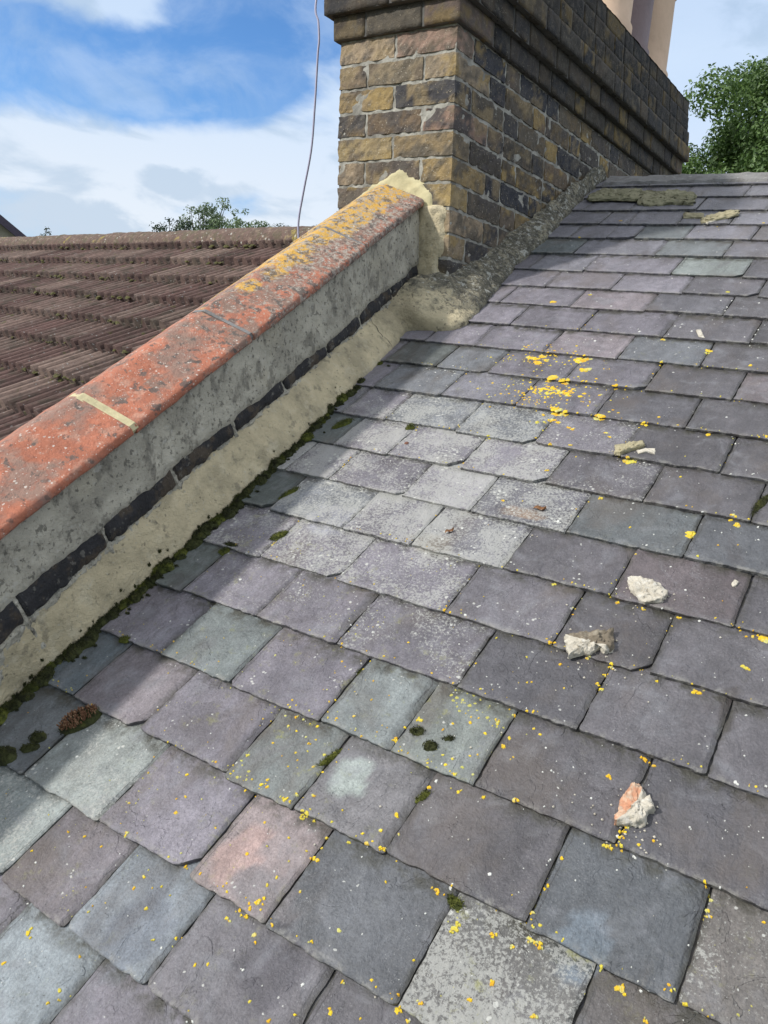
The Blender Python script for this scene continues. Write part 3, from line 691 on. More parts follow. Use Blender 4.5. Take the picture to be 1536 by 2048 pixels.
# oversailing courses: each step a part of its own
PROJ = [.016, .040, .066, .058, .052, .048]
for i, pr in enumerate(PROJ):
    st_ = ([], [], [])
    z0, z1 = ZT + i * .0735, ZT + (i + 1) * .0735
    ring(i + 1, z0 - .004, z1 + .004, pr, st_, [[BRN, YEL, PNK], [BRN, TAN], [BRN, BRN, BRN]][i % 3] if i < 3 else None, sooty=.50 if i < 3 else .74, rough=.5)
    mesh_ob('oversailing_course', st_[0], st_[1], M_BR2, stack, smooth=True, cols={'tint': st_[2]})
    core('course_bed', z0, z1, .004, M_JOINT_D, pr, .001, i)
ZC = ZT + 6 * .0735
M_FLAUNCH = surf('mossy_flaunching', (.16, .14, .115), [((.27, .22, .10), 'n', 14, .55, .68, .6), ((.08, .075, .065), 'n', 20, .45, .62, .6), ((.33, .33, .28), 'n', 35, .6, .68, .6), ((.30, .13, .09), 'n', 4, .56, .62, .5)], rough=.95, bumps=[(30, .01), (120, .004)])
V, F = [], []; NA, NB = 12, 90
for j in range(NB + 1):
    for i in range(NA + 1):
        s, t = i / NA, j / NB
        a = -WID - .05 + (WID + .10) * s; b = -.05 + (LEN + .10) * t
        e = min(min(s, 1 - s) * (WID + .1), min(t, 1 - t) * (LEN + .1))
        z = ZC - .004 + .055 * min(1, (e / .10)) ** .6
        p = CH(a, b, z); p.z += .008 * nz(p, 12, 2) + .005 * nz(p, 40, 3); V.append(p)
for j in range(NB):
    for i in range(NA):
        q = j * (NA + 1) + i; F.append((q, q + 1, q + NA + 2, q + NA + 1))
mesh_ob('flaunching', V, F, M_FLAUNCH, stack, smooth=True)
# pots
M_POT = surf('buff_clay_pot', (.66, .47, .33), [((.36, .25, .17), 'n', 6, .5, .7, .4), ((.60, .44, .30), 'n', 20, .55, .7, .4)], rough=.75, bumps=[(40, .002)], vary=.1)
M_POTD = surf('purple_brown_clay_pot', (.19, .135, .135), [((.18, .13, .13), 'n', 5, .48, .66, .6)], rough=.6, bumps=[(40, .002)], vary=.2)
def pot(x, y, r, H, mat, label):
    prof = [(r * 1.08, 0), (r * 1.08, .05), (r * 1.0, .07), (r * .97, H * .5), (r * .93, H - .07), (r * 1.02, H - .055), (r * 1.06, H - .03), (r * 1.02, H), (r * .8, H), (r * .78, H - .25), (r * .5, H - .26)]
    V, F = [], []; n = 40
    for (rr, z) in prof:
        for k in range(n): V.append(Vector((x + rr * cos(k * 2 * pi / n), y + rr * sin(k * 2 * pi / n), 7 + ZC + .03 + z)))
    for j in range(len(prof) - 1):
        for k in range(n): q = j * n + k; r2 = j * n + (k + 1) % n; F.append((q, r2, r2 + n, q + n))
    F.append(tuple(range((len(prof) - 1) * n, len(prof) * n)))
    o = mesh_ob('chimney_pot', V, F, mat, stack, smooth=True); o.data.set_sharp_from_angle(angle=radians(40)); tag(o, label)
pot(-1.46, 3.70, .148, .62, M_POT, 'cream clay pot nearest the camera')
pot(-1.455, 4.00, .140, .62, M_POTD, 'dark purple-brown clay pot between the two cream ones')
pot(-1.45, 4.31, .148, .47, M_POT, 'cream clay pot at the far end')
pot(-1.51, 3.0, .148, .55, M_POT, 'cream clay pot above the front of the stack') if False else None
# cream mortar worked round the coping on the front face
def patch(name, poly, thick, mat, parent, seed, res=.008):
    """irregular trowelled patch on the chimney's front, from an outline in (a, z) metres"""
    xs = [p[0] for p in poly]; zs = [p[1] for p in poly]
    def inside(x, z):
        c = False; d = 9
        for (x0, z0), (x1, z1) in zip(poly, poly[1:] + poly[:1]):
            if (z0 > z) != (z1 > z) and x < (x1 - x0) * (z - z0) / (z1 - z0) + x0: c = not c
            ex, ez = x1 - x0, z1 - z0; t = max(0, min(1, ((x - x0) * ex + (z - z0) * ez) / (ex * ex + ez * ez)))
            d = min(d, math.hypot(x - x0 - t * ex, z - z0 - t * ez))
        return d if c else -d
    nx = int((max(xs) - min(xs)) / res) + 4; nz_ = int((max(zs) - min(zs)) / res) + 4
    V, F, ok = [], [], []
    for j in range(nz_):
        for i in range(nx):
            x = min(xs) - 1.5 * res + i * res; z = min(zs) - 1.5 * res + j * res
            d = inside(x, z) + .006 * noise.noise(Vector((x * 40, z * 40, seed)))
            o = -.006 + min(thick + .006, max(0, d + .002) * 1.6)
            q = CH(x + LEAN * -(z - .62326) if False else x, 0, z)
            V.append(q - CY * (o + (.003 * nz(q, 45, seed) if d > 0 else 0))); ok.append(d > -.008)
    for j in range(nz_ - 1):
        for i in range(nx - 1):
            q = j * nx + i
            if all(ok[m] for m in (q, q + 1, q + nx + 1, q + nx)): F.append((q, q + 1, q + nx + 1, q + nx))
    return mesh_ob(name, V, F, mat, parent, smooth=True)
def sh(a, z): return (a - LEAN * (z - .62326), z)      # outline read on an upright plane, moved onto the leaning face
patch('mortar_patch', [sh(*p) for p in [(-.43, .40), (-.39, .465), (-.357, .494), (-.298, .530), (-.24, .552), (-.215, .566), (-.195, .578), (-.175, .568), (-.15, .552), (-.098, .532), (-.058, .500), (-.052, .46), (-.07, .36), (-.2, .3)]], .007, M_YMORT, stack, 2)
patch('render_strip', [sh(*p) for p in [(-.12, .47), (-.023, .462), (.004, .446), (.002, .402), (.008, .326), (-.008, .295), (.004, .257), (-.002, .20), (-.02, .12), (-.12, .10)]], .012, M_CREAM, stack, 5)

# ------------------------------------------------------------------ neighbour's ribbed tile roof
TY, TP, TD, TG = radians(-9), radians(29.2), 1.15, .288
TX = Vector((cos(TY), sin(TY), 0)); TYY = Vector((-sin(TY), cos(TY), 0)); TS = TYY * cos(TP) + Vector((0, 0, sin(TP))); TN = TX.cross(TS)
def TR(x, s, h=0.0): return CAM + TX * x + TS * s + TN * (h - TD)
nroof = empty('tiled_roof', TR(-4, 2)); tag(nroof, 'neighbouring roof of purple-brown ribbed tiles beyond the parapet', 'roof')
M_TILE = surf('mossy_ribbed_tile', 'tint', [((.055, .05, .035), 'n', 8, .50, .66, .6), ((.25, .20, .175), 'n', 22, .58, .70, .5, (1, .35, 1)), ((.085, .085, .025), 'n', 14, .62, .70, .7), ((.32, .31, .29), 'v', 45, 0, .24, .6)],
              rough=.9, bumps=[(70, .003), (240, .0015)], vary=.3, vscale=30)
SR = 3.213
def rib(x):
    """two rolls and two troughs to 140 mm of cover"""
    f = (x / .086) % 1.0
    return .034 * max(0, sin(pi * min(1, f / .62))) ** .8 if f < .62 else -.003
V, F, T = [], [], []
rt = random.Random(3); NXT = int(10.1 / .0089); k = 0; s0 = SR - .085 - TG * 21
while s0 < SR - .03:
    base = len(V); rows = [(0, -.016), (0, .0), (.002, .002), (TG * .4, 0), (TG + .03, 0)]
    tc = {}
    for (ds, dh) in rows:
        for i in range(NXT):
            x = -11.5 + i * .0089; ti = int((x + 3 + (.105 if k % 2 else 0)) / .213 + 100)
            if ti not in tc:
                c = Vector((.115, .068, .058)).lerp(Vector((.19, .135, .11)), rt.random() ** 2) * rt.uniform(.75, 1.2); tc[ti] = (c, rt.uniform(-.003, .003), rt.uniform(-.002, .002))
            c, js, jh = tc[ti]; c = c * (.42 if rib(x) < .006 else 1.0)  # troughs tinted darker: shadow between the ribs painted into the colour
            s = min(s0 + ds + (js if ds < .01 else 0), SR + .02)
            h = rib(x) + jh + .042 * (1 - (s - s0) / TG) + dh
            if ds == 0 and dh < 0: h = min(h, rib(x) * .35 + .002)
            p = TR(x, s, h); p += TN * nz(p, 40, 1) * .002; p.x = min(p.x, -1.45)
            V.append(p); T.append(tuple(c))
    for j in range(len(rows) - 1):
        for i in range(NXT - 1):
            q = base + j * NXT + i; F.append((q, q + 1, q + NXT + 1, q + NXT))
    s0 += TG; k += 1
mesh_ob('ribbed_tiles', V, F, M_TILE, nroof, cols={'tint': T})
MV, MF = [], []; rm = random.Random(12)
for kk2 in range(1, 11):
    sb = s0 - TG * kk2
    for _ in range(150):
        x = rm.uniform(-9.5, -2.6)
        if noise.noise(Vector((x * 2.2, kk2 * 3.1, 0))) < -.05: continue
        c = TR(x, sb + rm.uniform(-.012, .012), rib(x) + .016); rr_ = rm.uniform(.006, .018); st = len(MV)
        for j in range(5):
            for i in range(8):
                a_ = i / 8 * 2 * pi; ra_ = sin(j / 4 * pi / 2) * rr_ * (1 + .35 * rm.uniform(-1, 1))
                MV.append(c + TX * cos(a_) * ra_ * 1.4 + TS * sin(a_) * ra_ + TN * (cos(j / 4 * pi / 2) * rr_ * .7))
        for j in range(4):
            for i in range(8): q = st + j * 8 + i; w_ = st + j * 8 + (i + 1) % 8; MF.append((q, q + 8, w_ + 8, w_))
M_MOSS_T = surf('olive_tile_moss', (.085, .08, .025), [((.045, .04, .02), 'n', 60, .45, .62, .8), ((.15, .14, .04), 'n', 90, .58, .7, .7)], rough=.95, bumps=[(150, .003)])
tag(mesh_ob('roof_moss', MV, MF, M_MOSS_T), 'olive moss lodged along the tile edges of the ribbed roof', 'moss', kind='stuff')
dk = [TR(x, s, h) for h in (-.10, -.035) for (x, s) in ((-11.5, -2.6), (-2.2, -2.6), (-2.2, SR), (-11.5, SR))]
mesh_ob('roof_deck', dk, [(3, 2, 1, 0), (4, 5, 6, 7), (0, 1, 5, 4), (1, 2, 6, 5), (2, 3, 7, 6), (3, 0, 4, 7)], M_DARK, nroof)
M_RTILE = surf('mossy_ridge_tile', (.12, .078, .062), [((.10, .085, .05), 'n', 14, .45, .62, .7), ((.27, .20, .15), 'n', 30, .52, .66, .6), ((.30, .24, .06), 'n', 9, .60, .68, .7), ((.42, .41, .36), 'v', 32, 0, .28, .8), ((.055, .05, .04), 'n', 40, .58, .66, .7)],
               rough=.92, bumps=[(35, .009), (110, .004)], vary=.3)
x = -11.5; i = 0
while x < -2.0:
    x2 = min(x + .45, -2.0); V, F = [], []; n = 15; m = 24
    dh = rt.uniform(-.003, .003)
    for j in range(m):
        xx = x + (x2 - x) * j / (m - 1)
        for q in range(n):
            a = pi * (q / (n - 1)) * 1.04 - pi * .02; R = .125 + (.004 if j in (0, 1) else 0)
            c = CAM + TX * xx + TS * (SR + .055) + TN * (-TD) + Vector((0, 0, -.012))
            p = c + TYY * (-cos(a) * R) + Vector((0, 0, sin(a) * R * .93 + dh))
            p += Vector((0, -.5, .8)) * (nz(p, 14, 3) * .006 + nz(p, 45, 4) * .004)
            V.append(p)
    for j in range(m - 1):
        for q in range(n - 1): k = j * n + q; F.append((k, k + n, k + n + 1, k + 1))
    F.append(tuple(range(n))); F.append(tuple(reversed(range((m - 1) * n, m * n))))
    mesh_ob('ridge_tile', V, F, M_RTILE, nroof, smooth=True); x += .452; i += 1
bt = CAM + TS * SR + TN * (-TD) + TYY * .11; bd = TYY * cos(TP) - Vector((0, 0, sin(TP)))
bq = [bt + TX * -11.5, bt + TX * -2.1, bt + TX * -2.1 + bd * 5, bt + TX * -11.5 + bd * 5]
mesh_ob('rear_slope', bq + [p - Vector((0, 0, .1)) for p in bq], [(0, 1, 2, 3), (7, 6, 5, 4), (0, 4, 5, 1), (1, 5, 6, 2), (2, 6, 7, 3), (3, 7, 4, 0)], M_TILE, nroof, cols={'tint': [(.13, .1, .09)] * 8})
g0 = TR(0, -2.4, -.15)
wv = []
for x in (-11.3, -2.0):
    a = CAM + TX * x
    P = lambda s, dz=0: TR(x, s, -.12)
    lo = P(-2.5); pk = P(SR); hi = CAM + TX * x + TYY * ((pk - CAM).dot(TYY) + 4.8); hi.z = pk.z - 4.8 * math.tan(TP) - .1
    wv += [Vector((lo.x, lo.y, 0)), Vector((hi.x, hi.y, 0)), hi, pk, lo]
mesh_ob('house_wall', wv, [(4, 3, 2, 1, 0), (5, 6, 7, 8, 9), (0, 1, 6, 5), (0, 5, 9, 4), (1, 2, 7, 6)], M_BRICKW, nroof)

# ------------------------------------------------------------------ cable
M_CABLE = surf('lilac_grey_cable', (.36, .35, .46), rough=.5, vary=.1)
def tube(name, pts, r, mat, parent=None, seg=8, smooth=True):
    V, F = [], []
    for i, p in enumerate(pts):
        t = (pts[min(i + 1, len(pts) - 1)] - pts[max(i - 1, 0)]).normalized()
        a = t.cross(Vector((0, 1, .1))).normalized(); b = t.cross(a)
        rr = r[i] if isinstance(r, list) else r
        for k in range(seg): V.append(p + a * cos(k * 2 * pi / seg) * rr + b * sin(k * 2 * pi / seg) * rr)
    for i in range(len(pts) - 1):
        for k in range(seg): q = i * seg + k; w_ = i * seg + (k + 1) % seg; F.append((q, w_, w_ + seg, q + seg))
    F.append(tuple(range(seg))); F.append(tuple(reversed(range((len(pts) - 1) * seg, len(pts) * seg))))
    return mesh_ob(name, V, F, mat, parent, smooth=smooth)
def smoothpts(P, n=8):
    out = []
    for i in range(len(P) - 1):
        p0, p1, p2, p3 = P[max(i - 1, 0)], P[i], P[i + 1], P[min(i + 2, len(P) - 1)]
        for k in range(n):
            t = k / n; out.append(.5 * ((2 * p1) + (p2 - p0) * t + (2 * p0 - 5 * p1 + 4 * p2 - p3) * t * t + (3 * p1 - p0 - 3 * p2 + p3) * t ** 3))
    return out + [P[-1]]
cab = [(-.675, .807, .09), (-.677, .81, .121), (-.683, .814, .15), (-.685, .822, .188), (-.687, .833, .239), (-.694, .842, .29), (-.7035, .852, .345), (-.704, .852, .362), (-.707, .856, .378), (-.712, .858, .40), (-.719, .859, .427)]
kk = 2.62 / .82
cpts = [CAM + Vector((c[0] / c[1] * 2.62, 2.62, c[2] / c[1] * 2.62)) for c in cab]
cpts += [Vector((-2.17, 2.66, 8.6)), Vector((-2.05, 2.8, 8.85)), Vector((-1.86, 2.9, 8.72)), Vector((-1.78, 2.9, 8.45))]
cpts = [Vector((-2.15, 2.62, 6.9))] + cpts
tag(tube('cable', smoothpts(cpts), .0042, M_CABLE), 'thin grey aerial cable dangling beside the chimney against the sky', 'cable')

# ------------------------------------------------------------------ moss
M_MOSS = surf('green_moss', (.105, .115, .018), [((.024, .034, .008), 'n', 45, .45, .62, .7), ((.12, .13, .022), 'n', 90, .55, .68, .7)], rough=.95, bumps=[(220, .002)], vary=.35, vscale=60)
M_MOSS_D = surf('dark_moss', (.045, .050, .014), [((.12, .12, .025), 'n', 45, .56, .68, .6), ((.014, .014, .008), 'n', 60, .5, .62, .6)], rough=.95, bumps=[(220, .002)], vary=.35, vscale=60)
M_RUST = surf('rusty_moss_capsule', (.15, .07, .035), [((.42, .27, .15), 'n', 200, .55, .62, .8)], rough=.8)
def moss_geo(u, v, a, b, h, ang, seed, V, F, base=None):
    """cushion with a shaggy surface of small tufts"""
    r = random.Random(seed); c = on_roof(u, v) if base is None else base
    n = 16; m = 6; st = len(V)
    dx = EX * cos(ang) + ES * sin(ang); dy = ES * cos(ang) - EX * sin(ang)
    for j in range(m + 1):
        for i in range(n):
            t = i / n * 2 * pi; ra = sin(j / m * pi / 2)
            k = 1 + .28 * noise.noise(Vector((cos(t) * 1.5 + seed, sin(t) * 1.5, seed)))
            p = c + dx * cos(t) * a * ra * k + dy * sin(t) * b * ra * k + EN * (h * cos(j / m * pi / 2) * (1 + .3 * noise.noise(Vector((t * 2, j, seed)))) - .003)
            V.append(p)
    for j in range(m):
        for i in range(n):
            q = st + j * n + i; w_ = st + j * n + (i + 1) % n; F.append((q, q + n, w_ + n, w_))
    for _ in range(int(60 + 9e5 * a * b)):
        t = r.uniform(0, 2 * pi); ra = math.sqrt(r.random()) * 1.05
        p = c + dx * cos(t) * a * ra + dy * sin(t) * b * ra + EN * (h * math.sqrt(max(0, 1 - min(1, ra) ** 2)) - .002)
        d = (EN + Vector((r.uniform(-.8, .8), r.uniform(-.8, .8), r.uniform(-.3, .5)))).normalized() * r.uniform(.0022, .0062)
        s_ = Vector((r.uniform(-1, 1), r.uniform(-1, 1), r.uniform(-1, 1))).normalized() * .0009
        q = len(V); V += [p - s_, p + s_, p + d]; F.append((q, q + 1, q + 2))
cush = [  # u, v, half sizes, height, angle, material, label
    (-1.165, 1.326, .034, .011, .011, 1.15, 0, 'long green moss cushion on the slates near the middle of the cream mortar edge'),
    (-.983, 1.361, .015, .0085, .010, 1.2, 0, 'small oval green moss cushion in the joint right of the long one'),
    (-1.030, .892, .024, .011, .010, 1.1, 0, 'plump olive moss cushion with a pointed lower end in a slate joint'),
    (-1.108, 1.028, .030, .007, .007, 1.25, 0, 'thin strip of moss along the edge of a green slate'),
    (-1.041, .359, .040, .019, .018, 1.15, 1, 'large dark moss cushion covered in rusty brown capsules'),
    (-1.082, .301, .016, .012, .010, .4, 1, 'dark moss dot on the rough slate at the left edge, upper of two'),
    (-1.075, .281, .018, .010, .009, .6, 1, 'dark moss dot on the rough slate at the left edge, lower of two'),
    (-1.102, .248, .024, .018, .015, .3, 1, 'brown-black moss clump at the left edge of the picture'),
    (-.504, .579, .013, .010, .006, .3, 1, 'upper dark moss spot on the green lichened slate'),
    (-.473, .563, .012, .010, .008, .3, 1, 'largest dark moss spot, low on the green lichened slate'),
    (-.455, .587, .010, .005, .005, .5, 1, 'flat dark moss spot right of the others on the green slate'),
    (-.658, .644, .011, .009, .007, .8, 0, 'small moss tuft at the top joint of a grey-green slate'),
    (-1.114, .809, .014, .010, .010, .8, 0, 'round moss tuft at a joint below the olive cushion'),
    (-1.110, .828, .018, .006, .006, .1, 1, 'dark crumbly moss beside a round green tuft'),
    (-.604, .481, .026, .006, .006, 1.2, 0, 'moss strip in the gap right of the lichened green slate'),
    (-.443, .488, .014, .006, .005, 1.2, 0, 'moss in the joint below the green lichened slate'),
    (-.332, .377, .014, .009, .005, -.3, 0, 'moss where the pale crusted slate meets its joint'),
    (-.177, 1.291, .045, .009, .006, 1.35, 1, 'dark mossy stain at the right edge of the picture'),
    (-1.117, .530, .012, .008, .006, .5, 0, 'moss tuft at the top corner of the mauve slate below the mortar edge'),
    (-.506, 1.765, .009, .009, .006, 0, 1, 'tiny moss tuft above the middle joint') ]
for i, (u, v, a, b, h, ang, mt, lab) in enumerate(cush):
    V, F = [], []; moss_geo(u, v, a, b, h, ang, i + 3, V, F)
    o = mesh_ob('moss_cushion', V, F, (M_MOSS, M_MOSS_D)[mt]); tag(o, lab, 'moss', 'moss cushions growing on the slates')
    if i == 4:
        r = random.Random(8); V, F = [], []
        c = on_roof(u, v)
        for _ in range(170):
            t = r.uniform(0, 2 * pi); ra = math.sqrt(r.random()) * .85
            dx = EX * cos(ang) + ES * sin(ang); dy = ES * cos(ang) - EX * sin(ang)
            p = c + dx * cos(t) * a * ra + dy * sin(t) * b * ra + EN * (h * math.sqrt(1 - ra * ra))
            d = (EN + Vector((r.uniform(-.5, .5), r.uniform(-.5, .5), 0))).normalized(); s_ = d.cross(EX) * .0009; s2 = EX * .0009
            q = len(V); e = p + d * r.uniform(.004, .008)
            V += [p - s_, p + s_, p + s2, e - s_ * 1.6, e + s_ * 1.6, e + s2 * 1.6, e + d * .002]
            F += [(q, q + 1, q + 4, q + 3), (q + 1, q + 2, q + 5, q + 4), (q + 2, q, q + 3, q + 5), (q + 3, q + 4, q + 6), (q + 4, q + 5, q + 6), (q + 5, q + 3, q + 6)]
        mesh_ob('spore_capsules', V, F, M_RUST, o)
# moss and dirt along the foot of the fillet
V, F = [], []; V2, F2 = [], []; r = random.Random(31); v = -.3
while v < 1.66:
    ub = interp(FIL, v)[0]
    dens = 1.0 if v < 1.25 else max(.15, 1 - (v - 1.25) / .35)
    if r.random() < dens:
        big = r.random() ** 2
        moss_geo(ub + r.uniform(-.006, .014), v, .009 + .015 * big, .006 + .010 * big, .006 + .009 * big, r.uniform(0, 3), r.randint(0, 999), *((V, F) if r.random() < .3 else (V2, F2)))
    if r.random() < dens * .35: moss_geo(ub + r.gauss(.012, .014), v, .003 + .004 * r.random(), .003, .003, 0, r.randint(0, 999), V2, F2)
    if r.random() < dens * .30:
        t = r.random() ** 3 * .28; ub_, ui, hi = interp(FIL, v)
        moss_geo(0, 0, r.uniform(.002, .005), r.uniform(.0015, .004), .0022, r.uniform(0, 3), r.randint(0, 999), V2, F2, base=U(ub_ + (ui - ub_) * t, v, hi * t + .004))
    v += .0052
tag(mesh_ob('moss_edging', V + V2, F + [tuple(i + len(V) for i in f) for f in F2], None, mats=[M_MOSS, M_MOSS_D], midx=[0] * len(F) + [1] * len(F2)), 'dark green and black moss growing along the foot of the cream mortar', 'moss', kind='stuff')

# ------------------------------------------------------------------ lichen thalli and droppings (raised crusts)
M_YEL = surf('yellow_orange_lichen', 'tint', [((.70, .40, .015), 'n', 25, .5, .62, .7), ((.52, .50, .08), 'n', 12, .50, .62, .7), ((.45, .40, .04), 'n', 130, .58, .7, .6)], rough=.85, bumps=[(300, .0015)], vary=.2)
M_WHT = surf('white_lichen_spot', (.58, .58, .54), [((.40, .40, .36), 'n', 150, .5, .7, .6)], rough=.9, vary=.1)
CT = []
def crust(u, v, rad, V, F, r, h=.0012):
    q_ = r.random(); CT.extend([(.50, .48, .17) if q_ < .22 else tuple(Vector((.72, .52, .025)).lerp(Vector((.58, .30, .02)), r.random() ** 2))] * 23)
    c = on_roof(u, v); n = 11; st = len(V); ph = r.uniform(0, 99)
    ex = r.uniform(.6, 1.0); an = r.uniform(0, pi); dx = EX * cos(an) + ES * sin(an); dy = ES * cos(an) - EX * sin(an)
    V.append(c + EN * h * .7)
    for kk_, (rr, hh) in enumerate(((.6, h), (1.0, -.0006))):
        for i in range(n):
            t = i / n * 2 * pi; k = 1 + .55 * noise.noise(Vector((cos(t) * 2.2 + ph, sin(t) * 2.2, ph))) + .22 * r.uniform(-1, 1)
            V.append(c + dx * cos(t) * rad * rr * k + dy * sin(t) * rad * rr * k * ex + EN * hh)
    for i in range(n):
        j = (i + 1) % n; F.append((st, st + 1 + i, st + 1 + j)); F.append((st + 1 + i, st + 1 + n + i, st + 1 + n + j, st + 1 + j))
